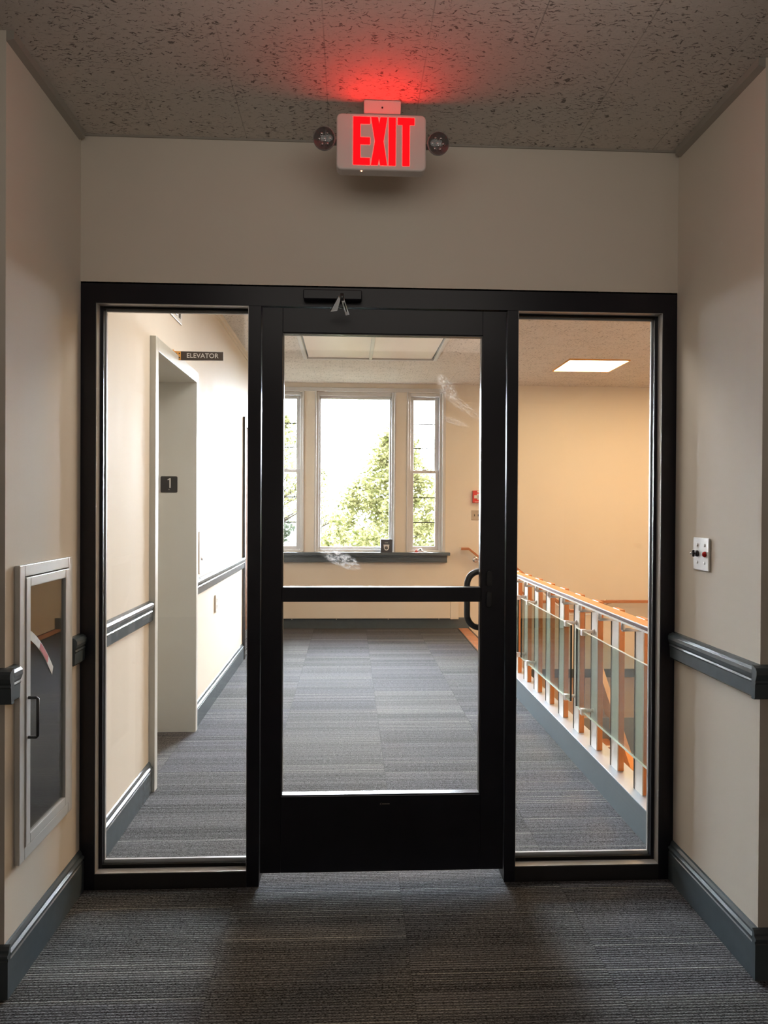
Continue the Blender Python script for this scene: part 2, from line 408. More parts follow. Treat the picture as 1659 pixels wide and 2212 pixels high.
def text_mb(txt, size, loc, ex, ey, depth, align='CENTER', spacing=1.0):
    """text laid out along ex (reading) and ey (up), extruded by depth towards ex x ey"""
    cu = bpy.data.curves.new('lettering', 'FONT'); cu.body = txt; cu.size = size; cu.align_x = align; cu.align_y = 'CENTER'
    cu.extrude = depth / 2; cu.space_character = spacing; cu.resolution_u = 4
    o = bpy.data.objects.new('lettering', cu); COL.objects.link(o)
    me = o.to_mesh(); ex = Vector(ex).normalized(); ey = Vector(ey).normalized(); ez = ex.cross(ey); mb = MB(); loc = Vector(loc)
    vs = [loc + ex * v.co.x + ey * v.co.y + ez * (v.co.z + depth / 2) for v in me.vertices]
    mb.add(vs, [tuple(p.vertices) for p in me.polygons])
    o.to_mesh_clear(); bpy.data.objects.remove(o); bpy.data.curves.remove(cu)
    return mb

# ------------------------------------------------------------------ dimensions
XW = 1.13          # corridor half width
CN = 2.812         # ceiling this side of the entrance
CF = 2.90          # ceiling beyond it
YB = 5.85          # window wall
YP = -0.585        # near end of the side walls

# ------------------------------------------------------------------ the setting
f = MB(); f.box(-2.7, 2.7, -6.6, 0.0, -0.2, 0.0); f.box(-2.4, 1.15, 0.0, YB + 0.02, -0.2, 0.0)
struct('floor', f, M['carpet'], 'dark grey striped carpet tiles running through the corridor and under the glazed entrance', 'floor')
c = MB(); c.box(-2.7, 2.7, -6.6, 0.0, CN, CN + 0.15)
struct('ceiling', c, M['ceil'], 'fissured acoustic tile ceiling above the exit sign on the dim side', 'ceiling')
c = MB(); c.box(-1.3, 4.75, 0.0, YB + 0.02, CF, CF + 0.15)
struct('ceiling_far', c, M['ceil'], 'fissured acoustic tile ceiling beyond the glazed entrance', 'ceiling')

# wall beside the cabinet, with a hole for it
CY0, CY1, CZ0, CZ1 = -0.505, -0.13, 0.372, 1.232
w = MB(); w.box(-1.33, -XW, YP, CY0, 0, CN + .1); w.box(-1.33, -XW, CY1, 0.0, 0, CN + .1)
w.box(-1.33, -XW, CY0, CY1, 0, CZ0); w.box(-1.33, -XW, CY0, CY1, CZ1, CN + .1)
w.box(-2.7, -1.33, YP, 0.0, 0, CN + .1)
struct('wall_entry_left', w, M['wall'], 'cream side wall holding the recessed extinguisher cabinet', 'wall')
w = MB(); w.box(XW, 2.7, YP, 0.0, 0, CN + .1)
struct('wall_entry_right', w, M['wall'], 'cream side wall holding the keyed switch plate', 'wall')
w = MB(); w.box(-2.82, -2.7, -6.6, YP, 0, CN + .1); w.box(2.7, 2.82, -6.6, YP, 0, CN + .1); w.box(-2.82, 2.82, -6.72, -6.6, 0, CN + .1)
struct('wall_hall', w, M['wall'], 'cream walls of the hall on the dim side of the entrance', 'wall')
w = MB(); w.box(-1.25, 1.25, 0.0, 0.12, 2.262, 3.05); w.box(1.131, 4.75, 0.0, 0.12, -3.2, 3.05)
struct('wall_front', w, M['wall'], 'cream wall above the black entrance frame, behind the exit sign', 'wall')

# wall with the elevator and the wooden door
EY0, EY1, EZ = 0.985, 1.905, 2.22
DY0, DY1, DZ = 4.14, 5.06, 2.19
w = MB()
w.box(-1.3, -XW, 0.0, EY0 - .03, 0, CF + .1); w.box(-1.3, -XW, EY0 - .03, EY1 + .03, EZ + .03, CF + .1); w.box(-1.3, -XW, EY1 + .03, DY0, 0, CF + .1)
w.box(-1.3, -XW, DY0, DY1, DZ, CF + .1); w.box(-1.3, -XW, DY1, YB, 0, CF + .1)
w.box(-1.62, -1.55, 0.6, 2.4, 0, 2.5); w.box(-1.55, -1.3, 0.6, EY0 - .03, 0, 2.5); w.box(-1.55, -1.3, EY1 + .03, 2.4, 0, 2.5)
w.box(-1.55, -1.3, EY0 - .03, EY1 + .03, EZ + .03, 2.5); w.box(-1.40, -1.3, DY0 - .1, DY1 + .1, 0, 2.4)
struct('wall_left', w, M['wall'], 'cream wall beyond the entrance with the elevator opening', 'wall')

# window wall
WL = (-1.09, -0.69); WC = (-0.527, 0.393); WR = (0.562, 0.966); WZ0, WZ1 = 0.905, 2.80
w = MB()
xs = [-1.3, WL[0], WL[1], WC[0], WC[1], WR[0], WR[1], 4.75]
for i in range(0, 7, 2): w.box(xs[i], xs[i + 1], YB, YB + 0.25, WZ0, WZ1)
w.box(-1.3, 4.75, YB, YB + 0.25, WZ1, CF + .2); w.box(-1.3, 4.75, YB, YB + 0.25, -3.2, WZ0)
struct('wall_back', w, M['wall'], 'cream end wall with the three tall windows above the stair landing', 'wall')
w = MB(); w.box(4.6, 4.75, 0.12, YB, -3.2, CF)
struct('wall_right', w, M['wall'], 'cream side wall across the stairwell', 'wall')
w = MB(); w.box(1.151, 1.26, 0.12, 4.25, -3.2, 0.0); w.box(1.13, 1.165, 4.25, YB, -0.2, -0.02)
struct('wall_stairwell', w, M['wall'], 'cream stairwell wall under the railing curb', 'wall')

# outer roof slab and outer shell, keep the daylight out of the hall
w = MB(); w.box(-3.2, 5.0, -7.0, 6.1, 3.06, 3.3); w.box(-3.2, -2.83, -7.0, 6.1, -0.3, 3.3); w.box(4.76, 5.0, -7.0, 6.1, -3.4, 3.3)
w.box(-3.2, 5.0, -7.0, -6.73, -3.4, 3.3); w.box(-2.9, -1.31, 5.87, 6.1, -0.3, 3.2); w.box(-3.2, 5, -7, 6.1, -3.45, -3.25)
struct('roof', w, M['render_ext'], 'outer shell and roof slab enclosing the corridor', 'roof')

# baseboards and chair rails
BASE = [(0, 0), (.018, 0), (.018, .108), (.015, .112), (.015, .117), (.020, .121), (.020, .127), (.012, .133), (.011, .139), (.006, .149), (0, .152)]
RAIL = [(0, .858), (.015, .858), (.019, .863), (.020, .904), (.0225, .909), (.0205, .915), (.024, .922), (.0275, .934), (.027, .946), (.021, .954), (.009, .959), (0, .961)]
b = MB(); b.prof((-XW, YP), (-XW, -0.001), (1, 0), BASE); b.prof((-2.7, YP), (-XW + .018, YP), (0, -1), BASE)
struct('baseboard_entry_left', b, M['slate'], 'slate grey moulded baseboard below the extinguisher cabinet', 'baseboard')
b = MB(); b.prof((XW, YP), (XW, -0.001), (-1, 0), BASE); b.prof((XW - .018, YP), (2.7, YP), (0, -1), BASE)
struct('baseboard_entry_right', b, M['slate'], 'slate grey moulded baseboard below the keyed switch plate', 'baseboard')
b = MB(); b.prof((-XW, 0.115), (-XW, EY0 - .052), (1, 0), BASE); b.prof((-XW, EY1 + .052), (-XW, DY0 - .055), (1, 0), BASE); b.prof((-XW, DY1 + .055), (-XW, YB), (1, 0), BASE)
struct('baseboard_left', b, M['slate'], 'slate grey baseboard on both sides of the elevator', 'baseboard')
b = MB(); b.box(-XW, 1.30, YB - 0.035, YB, 0, 0.125); b.box(2.05, 4.6, YB - .02, YB, -0.6, -0.50)
struct('baseboard_back', b, M['slate'], 'slate grey baseboard along the foot of the window wall', 'baseboard')
t = MB(); t.prof((-XW, YP), (-XW, -0.530), (1, 0), RAIL); t.prof((-XW, -0.098), (-XW, -0.001), (1, 0), RAIL); t.prof((-2.7, YP), (-XW + .0270, YP), (0, -1), RAIL)
struct('trim_1', t, M['slate'], 'slate grey chair rail interrupted by the extinguisher cabinet', 'chair rail')
t = MB(); t.prof((XW, YP), (XW, -0.001), (-1, 0), RAIL); t.prof((XW - .0270, YP), (2.7, YP), (0, -1), RAIL)
struct('trim_2', t, M['slate'], 'slate grey chair rail under the keyed switch plate', 'chair rail')
t = MB(); t.prof((-XW, 0.116), (-XW, EY0 - .053), (1, 0), RAIL); t.prof((-XW, EY1 + .053), (-XW, DY0 - .03), (1, 0), RAIL)
struct('trim_3', t, M['slate'], 'slate grey chair rail on both sides of the elevator', 'chair rail')
CROWN = [(0, CN - .03), (.022, CN - .024), (.022, CN), (0, CN)]
t = MB(); t.prof((-XW, YP), (-XW, -0.02), (1, 0), CROWN); t.prof((XW, YP), (XW, -0.02), (-1, 0), CROWN)
t.prof((-XW, 0), (XW, 0), (0, -1), [(0, CN - .007), (.006, CN - .007), (.006, CN), (0, CN)])
struct('trim_4', t, M['crown'], 'thin taupe strip where the near walls meet the ceiling', 'trim')
CROWN2 = [(0, CF - .055), (.008, CF - .055), (.009, CF - .034), (.022, CF - .031), (.022, CF), (0, CF)]
t = MB(); t.prof((-XW, 0.12), (-XW, YB), (1, 0), CROWN2)
struct('trim_5', t, M['wall'], 'cream ceiling moulding above the elevator wall', 'trim')

# ------------------------------------------------------------------ black entrance frame
JX, JI, MXL, MXR = XW - .001, 1.074, (-.511, -.464), (.470, .512)
HD = 2.190
fr = thing('trim_6', (0, 0.05, 0), 'black aluminium entrance frame with two uprights beside the door', 'door frame', None, 'structure')
for s_ in (-1, 1):
    j = MB(); j.box(s_ * JX, s_ * JI, 0.0, 0.042, 0, HD); j.box(s_ * JX, s_ * 1.060, 0.042, 0.078, 0, HD); j.box(s_ * JX, s_ * JI, 0.078, 0.118, 0, HD)
    obj('jamb', j, M['bronze'], fr)
h_ = MB(); h_.box(-JX, JX, 0.0, 0.042, HD, 2.268); h_.box(-JX, JX, 0.042, 0.078, HD + .014, 2.268); h_.box(-JX, JX, 0.078, 0.118, HD, 2.268)
obj('header', h_, M['bronze'], fr)
for mx in (MXL, MXR):
    m_ = MB(); m_.box(mx[0], mx[1], 0.0, 0.118, 0, HD); obj('mullion', m_, M['bronze'], fr, .0015)
for (x0, x1) in ((-JI, MXL[0]), (MXR[1], JI)):
    m_ = MB(); m_.box(x0, x1, 0.0, 0.042, 0, 0.058); m_.box(x0, x1, 0.042, 0.078, 0, 0.045); m_.box(x0, x1, 0.078, 0.118, 0, 0.058); obj('sill', m_, M['bronze_stop'], fr)
# fixed side panes with their glazing stops
def sidelight(name, x0, x1, label):
    w_ = thing(name, ((x0 + x1) / 2, 0.06, 0.058), label, 'window', None, 'structure')
    g = MB(); g.box(x0 + .004, x1 - .004, 0.057, 0.063, 0.064, HD - .006); obj('pane', g, M['pane'], w_)
    wl = .022 if x0 < 0 else .0; wr = .022 if x0 > 0 else .0
    s0 = MB(); s0.frame_y(x0 - .0002, x1 + .0002, 0.0578, HD + .0002, (.002, .002, .002, .002), 0.003, 0.042); obj('frame_return', s0, M['return'], w_)
    s1 = MB(); s1.frame_y(x0 - .012 * (x0 < 0), x1 + .012 * (x0 > 0), 0.046, HD + .012, (wl + .008, wr + .008, .036, .028), 0.066, 0.077); obj('glazing_stop', s1, M['return'], w_)
    s2 = MB(); s2.frame_y(x0 - .012 * (x0 < 0), x1 + .012 * (x0 > 0), 0.046, HD + .012, (wl + .002, wr + .002, .027, .022), 0.043, 0.054); obj('gasket', s2, M['gasket'], w_)
sidelight('window_1', -JI, MXL[0], 'tall fixed pane in the entrance frame, elevator seen through it')
sidelight('window_2', MXR[1], JI, 'tall fixed pane in the entrance frame, railing seen through it')

# glazed door leaf
DX0, DX1, DB, DT = -.461, .467, .046, 2.187
GX0, GX1, GZ0, GZ1 = -.384, .377, .336, 2.094
dy0, dy1 = 0.010, 0.054
d = thing('door_1', (0, 0.054, DB), 'black aluminium glazed door with one cross rail and a wide bottom rail', 'door', None, 'structure')
for (a, b_) in ((DX0, GX0), (GX1, DX1)):
    m_ = MB(); m_.box(a, b_, dy0, dy1, DB, DT); obj('stile', m_, M['bronze'], d, .0015)
m_ = MB(); m_.box(GX0, GX1, dy0, dy1, GZ1, DT); obj('top_rail', m_, M['bronze'], d, .0015)
m_ = MB(); m_.box(GX0, GX1, dy0, dy1, DB, GZ0); obj('bottom_rail', m_, M['bronze'], d, .0015)
m_ = MB(); m_.box(GX0, GX1, dy0 + .002, dy1 - .002, 1.075, 1.131); obj('cross_rail', m_, M['bronze'], d, .002)
m_ = MB(); m_.frame_y(GX0, GX1, GZ0, GZ1, (.004, .004, .004, .004), dy0 + .006, dy1 - .006); obj('glazing_stop', m_, M['bronze_stop'], d)
for (a, b_) in ((GZ0 + .004, 1.075), (1.131, GZ1 - .004)):
    m_ = MB(); m_.box(GX0 + .004, GX1 - .004, .029, .035, a, b_); obj('pane', m_, M['doorpane'], d)
def arc(c, r, a0, a1, n=8): return [(c[0] + r * math.cos(R(a0 + (a1 - a0) * k / n)), c[1] + r * math.sin(R(a0 + (a1 - a0) * k / n))) for k in range(n + 1)]
# offset pull: leaves the stile, runs beside the glass, returns
hx, hz0, hz1, rr = .338, .961, 1.184, .052
pts2 = [(.432, hz1)] + arc((hx + rr, hz1 - rr), rr, 90, 180) + arc((hx + rr, hz0 + rr), rr, 180, 270) + [(.432, hz0)]
path = [(.432, dy1 - .004, hz1)] + [(x, dy1 + .052, z) for (x, z) in pts2] + [(.432, dy1 - .004, hz0)]
m_ = MB(); m_.tube(path, .0125, 16); ph = obj('pull_handle', m_, M['gunmetal'], d)
for z in (1.165, 1.085):
    m_ = MB(); m_.rbox_y(.396, .416, z - .03, z + .03, dy0 - .012, dy0 + .002, .008); obj('handle_mount', m_, M['black'], d, .003)
m_ = MB(); m_.rbox_y(-.305, -.087, 2.208, 2.244, -.040, .001, .006); obj('closer_body', m_, M['bronze'], d, .003)
def plate(pts, t):
    v = [Vector(p) for p in pts]; n = (v[1] - v[0]).cross(v[2] - v[0]).normalized()
    mb = MB(); mb.prism(v, (0, 0, 0), n * t); return mb
def zc_(y): return 2.155 + .344 * (-.06 - y)
def arm(pts): return plate([(x, y, zc_(y)) for x, y in pts], .006 if (pts[1][0] - pts[0][0]) * (pts[2][1] - pts[0][1]) - (pts[1][1] - pts[0][1]) * (pts[2][0] - pts[0][0]) > 0 else -.006)
m_ = arm([(-.173, -.147), (-.164, -.142), (-.178, -.068), (-.204, -.060)]); obj('closer_arm', m_, M['chrome'], d)
m_ = arm([(-.164, -.138), (-.152, -.135), (-.133, -.046), (-.147, -.040)]); obj('closer_arm', m_, M['chrome'], d)
m_ = MB(); m_.tube([(-.153, -.115, zc_(-.115) - .001), (-.144, -.068, zc_(-.068) - .001)], .0022, 8); obj('closer_arm_groove', m_, M['black'], d)
m_ = MB(); m_.tube([(-.160, -.138, 2.176), (-.160, -.138, 2.20)], .007, 12); obj('closer_elbow', m_, M['gunmetal'], d)

# tiny maker's mark
m_ = MB()
zc = .304
for (p, q) in (((-.008, zc), (-.001, zc + .004)), ((-.008, zc), (-.001, zc - .004))):
    m_.add([(p[0], dy0 - .0006, p[1] - .0007), (q[0], dy0 - .0006, q[1] - .0007), (q[0], dy0 - .0006, q[1] + .0007), (p[0], dy0 - .0006, p[1] + .0007)], [(0, 1, 2, 3)])
for k in range(7):
    x = .001 + k * .0042; m_.box(x, x + .003, dy0 - .0008, dy0, zc - .0012, zc + .0012)
obj('maker_mark', m_, M['almond'], d)

# ------------------------------------------------------------------ exit sign
YS = -0.268
ex = thing('exit_sign', (-.027, YS + .025, 2.585), 'white ceiling mounted EXIT sign with glowing red letters and two lamp heads', 'exit sign')
m_ = MB(); m_.rbox_y(-.180, .126, 2.585, 2.776, YS, YS + .05, .018); obj('housing', m_, M['signplastic'], ex, .006, 3)
m_ = MB()
# canopy on the ceiling: dome plate plus neck
m_.prism([(-.088, YS + .062, 2.8115), (-.088, YS - .021, 2.8115), (-.088, YS - .020, 2.806), (-.088, YS - .002, 2.776), (-.088, YS + .062, 2.776)], (0, 0, 0), (.126, 0, 0)); cp = obj('canopy', m_, M['signplastic'], ex, .006, 3)
m_ = MB(); m_.lathe((-.025, YS - .0110, 2.791), (0, -.9, -.4), [(0, .003), (.0012, .003)], 12); obj('screw', m_, M['black'], cp)
LZ0, LZ1 = 2.601, 2.7645
st, e0 = .0215, YS - .0025
def poly(pts):
    mb = MB(); mb.prism([(x, 0, z) for x, z in pts], (0, YS - .0006, 0), (0, YS + .001, 0)); return mb
zs = LZ1 - LZ0
lt = MB()
def rect(x0, x1, z0, z1): lt.box(x0, x1, YS - .0006, YS + .001, z0, z1)
X = -.123
rect(X, X + .024, LZ0, LZ1); rect(X + .024, X + .057, LZ1 - .024, LZ1); rect(X + .024, X + .057, LZ0 + .5 * zs - .012, LZ0 + .5 * zs + .012); rect(X + .024, X + .057, LZ0, LZ0 + .024)
obj('letter_e', lt, M['red_letters'], ex)
X = -.0625; W_ = .055; zm = LZ0 + zs / 2
lt = poly([(X, LZ0), (X + .023, LZ0), (X + W_ / 2, LZ0 + .022), (X + W_ - .023, LZ0), (X + W_, LZ0), (X + .0425, zm), (X + W_, LZ1), (X + W_ - .023, LZ1), (X + W_ / 2, LZ1 - .022), (X + .023, LZ1), (X, LZ1), (X + .0135, zm)])
obj('letter_x', lt, M['red_letters'], ex)
lt = MB(); rect(-.002, .0215, LZ0, LZ1); obj('letter_i', lt, M['red_letters'], ex)
lt = MB(); X = .0285; rect(X, X + .057, LZ1 - .024, LZ1); rect(X + .0165, X + .0405, LZ0, LZ1 - .024); obj('letter_t', lt, M['red_letters'], ex)
m_ = MB(); m_.lathe((-.0945, YS + .008, 2.585), (0, 0, -1), [(0, .003), (.002, .0025)], 12); obj('indicator_light', m_, M['led'], ex)
for (lx, sgn, yaw) in ((-.221, -1, -.2), (.167, 1, .18)):
    cz = 2.684 if lx < 0 else 2.678
    ax = Vector((yaw * .6, -1, -.28)).normalized(); cc = Vector((lx, YS - .005, cz))
    m_ = MB(); m_.lathe(cc + ax * -.03, ax, [(-.012, .012), (0, .024), (.014, .034), (.028, .038), (.034, .038), (.034, .035), (.024, .034)], 28)
    m_.tube([(lx - sgn * .030, YS + .02, cz), (lx - sgn * .060, YS + .02, cz)], .010, 12)
    hd = obj('lamp_head', m_, M['lampshell'], ex)
    m_ = MB(); m_.lathe(cc + ax * -.009, ax, [(0, .033), (.0015, .033)], 24)
    side = ax.cross(Vector((0, 0, 1))).normalized(); up = side.cross(ax)
    obj('reflector', m_, M['reflector'], hd)
    m_ = MB()
    for k in range(7):
        an = 2 * math.pi * k / 6; r_ = 0 if k == 6 else .019
        pc = cc + ax * -.0075 + side * math.cos(an) * r_ + up * math.sin(an) * r_
        m_.lathe(pc, ax, [(0, .0085), (.005, .0075), (.008, .004), (.009, .0005)], 12)
    obj('diode_lens', m_, M['chrome'], hd)
    m_ = MB(); m_.lathe(cc + ax * .004, ax, [(0, .0365), (.004, .034), (.007, .024), (.0085, .001)], 28); obj('clear_cover', m_, M['lens'], hd)

# ------------------------------------------------------------------ extinguisher cabinet
cb = thing('extinguisher_cabinet', (-XW, -.32, .347), 'recessed fire extinguisher cabinet, pale metal door with tall glass', 'cabinet')
m_ = MB()
m_.box(-1.29, -1.285, CY0 + .001, CY1 - .001, CZ0 + .001, CZ1 - .001)
m_.box(-1.285, -XW, CY0 + .001, CY0 + .004, CZ0 + .001, CZ1 - .001); m_.box(-1.285, -XW, CY1 - .004, CY1 - .001, CZ0 + .001, CZ1 - .001)
m_.box(-1.285, -XW, CY0 + .004, CY1 - .004, CZ0 + .001, CZ0 + .004); m_.box(-1.285, -XW, CY0 + .004, CY1 - .004, CZ1 - .004, CZ1 - .001)
obj('tub', m_, M['cabdark'], cb)
m_ = MB(); m_.frame_x(-.526, -.112, .352, 1.254, .036, -XW, -XW + .016); obj('frame', m_, M['cabwhite'], cb, .002)
m_ = MB(); m_.frame_x(-.487, -.151, .391, 1.215, .030, -XW + .002, -XW + .019); dr = obj('door', m_, M['cabwhite'], cb, .002)
m_ = MB(); m_.box(-XW + .008, -XW + .011, -.457, -.181, .421, 1.185); obj('pane', m_, M['cabpane'], dr)
m_ = MB(); xh = -XW + .019
m_.tube([(xh, -.473, .845), (xh + .024, -.473, .845), (xh + .028, -.473, .841), (xh + .028, -.473, .727), (xh + .024, -.473, .723), (xh, -.473, .723)], .0048, 10)
obj('handle', m_, M['gunmetal'], dr)
# curved printed sticker on the glass
def sticker(t0, t1, w):
    mb = MB(); vs = []; n = 10
    for k in range(n + 1):
        t_ = t0 + (t1 - t0) * k / n
        cy = -.452 + .178 * t_; cz = 1.036 - .085 * t_ - .068 * t_ * t_
        vs += [(-XW + .0118, cy - w * .35, cz - w), (-XW + .0118, cy + w * .35, cz + w)]
    n2 = len(vs) // 2
    vs += [(x - .0006, y, z) for (x, y, z) in vs]
    o_ = 2 * n2
    fs = [(2 * k, 2 * k + 1, 2 * k + 3, 2 * k + 2) for k in range(n2 - 1)] + [(o_ + 2 * k, o_ + 2 * k + 2, o_ + 2 * k + 3, o_ + 2 * k + 1) for k in range(n2 - 1)]
    mb.add(vs, fs); return mb
stk = obj('sticker', sticker(0.0, 1.0, .0125), M['decalwhite'], dr)
mb_ = sticker(.44, .78, .010); mb_.v = [(x + .0006, y, z) for x, y, z in mb_.v]
dr2 = obj('sticker_print', mb_, M['decalred'], dr)

# ------------------------------------------------------------------ keyed switch plate
sw = thing('key_switch', (XW, -.217, 1.217), 'white two gang wall plate with red lamp and key switch', 'switch')
x = XW
m_ = MB(); m_.box(x - .007, x, -.275, -.159, 1.216, 1.334); obj('plate', m_, M['whiteplastic'], sw, .004, 2)
m_ = MB(); m_.lathe((x - .007, -.248, 1.276), (-1, 0, 0), [(0, .0105), (.004, .010), (.008, .007), (.010, .001)], 18); obj('red_lamp', m_, M['redlens'], sw)
m_ = MB(); m_.lathe((x - .007, -.193, 1.276), (-1, 0, 0), [(0, .012), (.006, .011), (.009, .008)], 18); obj('lock_barrel', m_, M['black'], sw)
for y in (-.245, -.192):
    for z in (1.307, 1.245):
        m_ = MB(); m_.lathe((x - .007, y, z), (-1, 0, 0), [(0, .0058), (.002, .005)], 12); obj('screw', m_, M['whiteplastic'], sw)
ky = thing('key', (x - .016, -.193, 1.276), 'small black headed key standing out of the wall switch', 'key')
m_ = MB(); m_.box(x - .0190, x - .0155, -.1945, -.1915, 1.2715, 1.2805); obj('blade', m_, M['chrome'], ky)
m_ = MB(); m_.rbox_y(x - .0265, x - .0185, 1.264, 1.289, -.1960, -.1900, .003); m_.box(x - .027, x - .0185, -.199, -.187, 1.273, 1.280); obj('bow', m_, M['black'], ky, .001)
m_ = MB(); m_.lathe((x - .0265, -.193, 1.277), (-1, 0, 0), [(0, .0045), (.007, .004)], 12); obj('tip', m_, M['chrome'], ky)

# ------------------------------------------------------------------ elevator
el = thing('door_2', (-XW, 1.49, 0), 'grey painted elevator opening with a projecting metal surround', 'elevator door', None, 'structure')
P = .030
for (a, b_) in ((EY0 - .052, EY0), (EY1, EY1 + .052)):
    m_ = MB(); m_.box(-XW - .02, -XW + P, a, b_, 0, EZ + .068); obj('jamb', m_, M['greytrim'], el, .002)
m_ = MB(); m_.box(-XW - .02, -XW + P, EY0, EY1, EZ, EZ + .068); obj('header', m_, M['greytrim'], el, .002)
m_ = MB(); m_.box(-1.50, -XW + P - .003, EY0 - .02, EY0 + .001, 0, EZ + .02); m_.box(-1.50, -XW + P - .003, EY1 - .001, EY1 + .02, 0, EZ + .02); m_.box(-1.50, -XW + P - .003, EY0 + .001, EY1 - .001, EZ - .001, EZ + .02)
obj('lining', m_, M['greytrim'], el)
for (a, b_) in ((EY0 + .002, 1.488), (1.492, EY1 - .002)):
    m_ = MB(); m_.box(-1.53, -1.502, a, b_, 0.004, EZ - .004); obj('door_panel', m_, M['steelv'], el)
# floor number plate on the lining
fp = thing('floor_number_plate', (-1.272, EY1 - .003, 1.521), 'small square black plate with a raised 1 inside the elevator opening', 'sign')
m_ = MB(); m_.rbox_y(-1.325, -1.220, 1.521, 1.624, EY1 - .004, EY1, .008); obj('plate', m_, M['black'], fp)
m_ = MB(); m_.prism([(-1.2695, 0, 1.551), (-1.262, 0, 1.551), (-1.262, 0, 1.612), (-1.267, 0, 1.612), (-1.282, 0, 1.6035), (-1.279, 0, 1.5985), (-1.2695, 0, 1.604)], (0, EY1 - .0052, 0), (0, EY1 - .004, 0)); obj('numeral', m_, M['signtext'], fp)
m_ = MB(); m_.lathe((-1.272, EY1 - .004, 1.540), (0, -1, 0), [(0, .0022), (.001, .0018)], 10); obj('braille_dot', m_, M['signtext'], fp)
# hall lantern above the elevator
hl = thing('hall_lantern', (-XW, 1.43, 2.50), 'white hall lantern with grey lenses high above the elevator', 'lantern')
m_ = MB(); m_.box(-XW, -XW + .008, 1.305, 1.59, 2.500, 2.70); obj('plate', m_, M['whiteplastic'], hl, .002)
for y in (1.36, 1.44, 1.52):
    m_ = MB(); m_.box(-XW + .007, -XW + .013, y - .016, y + .016, 2.525, 2.67); obj('lens', m_, M['reflector'], hl, .002)
# projecting sign
es = thing('elevator_sign', (-XW + .14, 1.42, 2.262), 'dark brown blade sign reading ELEVATOR on a brass wall bracket', 'sign')
m_ = MB(); m_.box(-1.090, -.850, 1.414, 1.422, 2.262, 2.312); obj('panel', m_, M['signbrown'], es, .001)
m_ = MB(); m_.frame_y(-1.0915, -.8485, 2.2605, 2.3135, (.002, .002, .002, .002), 1.4135, 1.4225); obj('edge_trim', m_, M['signtext'], es)
m_ = text_mb('ELEVATOR', .0375, (-.967, 1.414, 2.2875), (1, 0, 0), (0, 0, 1), .0008); obj('lettering', m_, M['signtext'], es)
m_ = MB(); m_.box(-XW, -1.128 + .003, 1.395, 1.445, 2.258, 2.318); m_.box(-XW, -1.088, 1.410, 1.4138, 2.262, 2.312); br = obj('bracket', m_, M['brass'], es, .001)
m_ = MB()
for z in (2.276, 2.299): m_.lathe((-1.096, 1.410, z), (0, -1, 0), [(0, .004), (.0015, .003)], 12)
for z in (2.276, 2.299): m_.lathe((-1.112, 1.410, z), (0, -1, 0), [(0, .003), (.0015, .002)], 12)
obj('bolt', m_, M['black'], es)
# call station
cs = thing('call_panel', (-XW, 2.175, .985), 'slim steel elevator call panel with round button beside the elevator', 'call panel')
m_ = MB(); m_.box(-XW, -XW + .008, 2.115, 2.235, .985, 1.265); obj('plate', m_, M['steelv'], cs, .002)
m_ = MB(); m_.lathe((-XW + .008, 2.175, 1.085), (1, 0, 0), [(0, .016), (.006, .015)], 18); obj('button', m_, M['chrome'], cs)
m_ = MB(); m_.box(-XW + .0078, -XW + .0088, 2.14, 2.21, 1.20, 1.245); obj('notice', m_, M['reflector'], cs)
# power outlet
po = thing('power_outlet', (-XW, 2.73, .645), 'white duplex power outlet low on the elevator wall', 'outlet')
m_ = MB(); m_.box(-XW, -XW + .012, 2.690, 2.770, .645, .775); obj('plate', m_, M['whiteplastic'], po, .004)
for z in (.686, .734):
    m_ = MB(); m_.rbox_x(2.712, 2.748, z - .015, z + .015, -XW + .011, -XW + .014, .008); sk = obj('socket', m_, M['whiteplastic'], po)
    m_ = MB()
    for dy in (-.007, .007): m_.box(-XW + .0135, -XW + .0145, 2.73 + dy - .0015, 2.73 + dy + .0015, z - .003, z + .008)
    obj('slot', m_, M['black'], sk)
# wooden door past the elevator
d3 = thing('door_3', (-XW, 4.6, 0), 'honey coloured wooden door in a dark frame at the far end of the elevator wall', 'door', None, 'structure')
m_ = MB(); m_.box(-XW - .06, -XW + .022, DY0 - .05, DY0, 0, DZ + .085); m_.box(-XW - .06, -XW + .022, DY1, DY1 + .05, 0, DZ + .085); m_.box(-XW - .06, -XW + .022, DY0, DY1, DZ, DZ + .085)
obj('door_frame', m_, M['gunmetal'], d3)
m_ = MB(); m_.box(-XW - .03, -XW + .012, DY0 + .003, DY1 - .003, .006, DZ - .003); lf = obj('door_leaf', m_, M['doorwood'], d3, .002)
m_ = MB(); m_.box(-XW + .012, -XW + .0145, DY0 + .02, DY1 - .02, .015, .25); obj('kick_plate', m_, M['steel'], d3)
m_ = MB(); m_.tube([(-XW + .012, DY1 - .08, 1.0), (-XW + .055, DY1 - .08, 1.0), (-XW + .055, DY1 - .19, 1.0)], .009, 12); obj('lever_handle', m_, M['chrome'], d3)

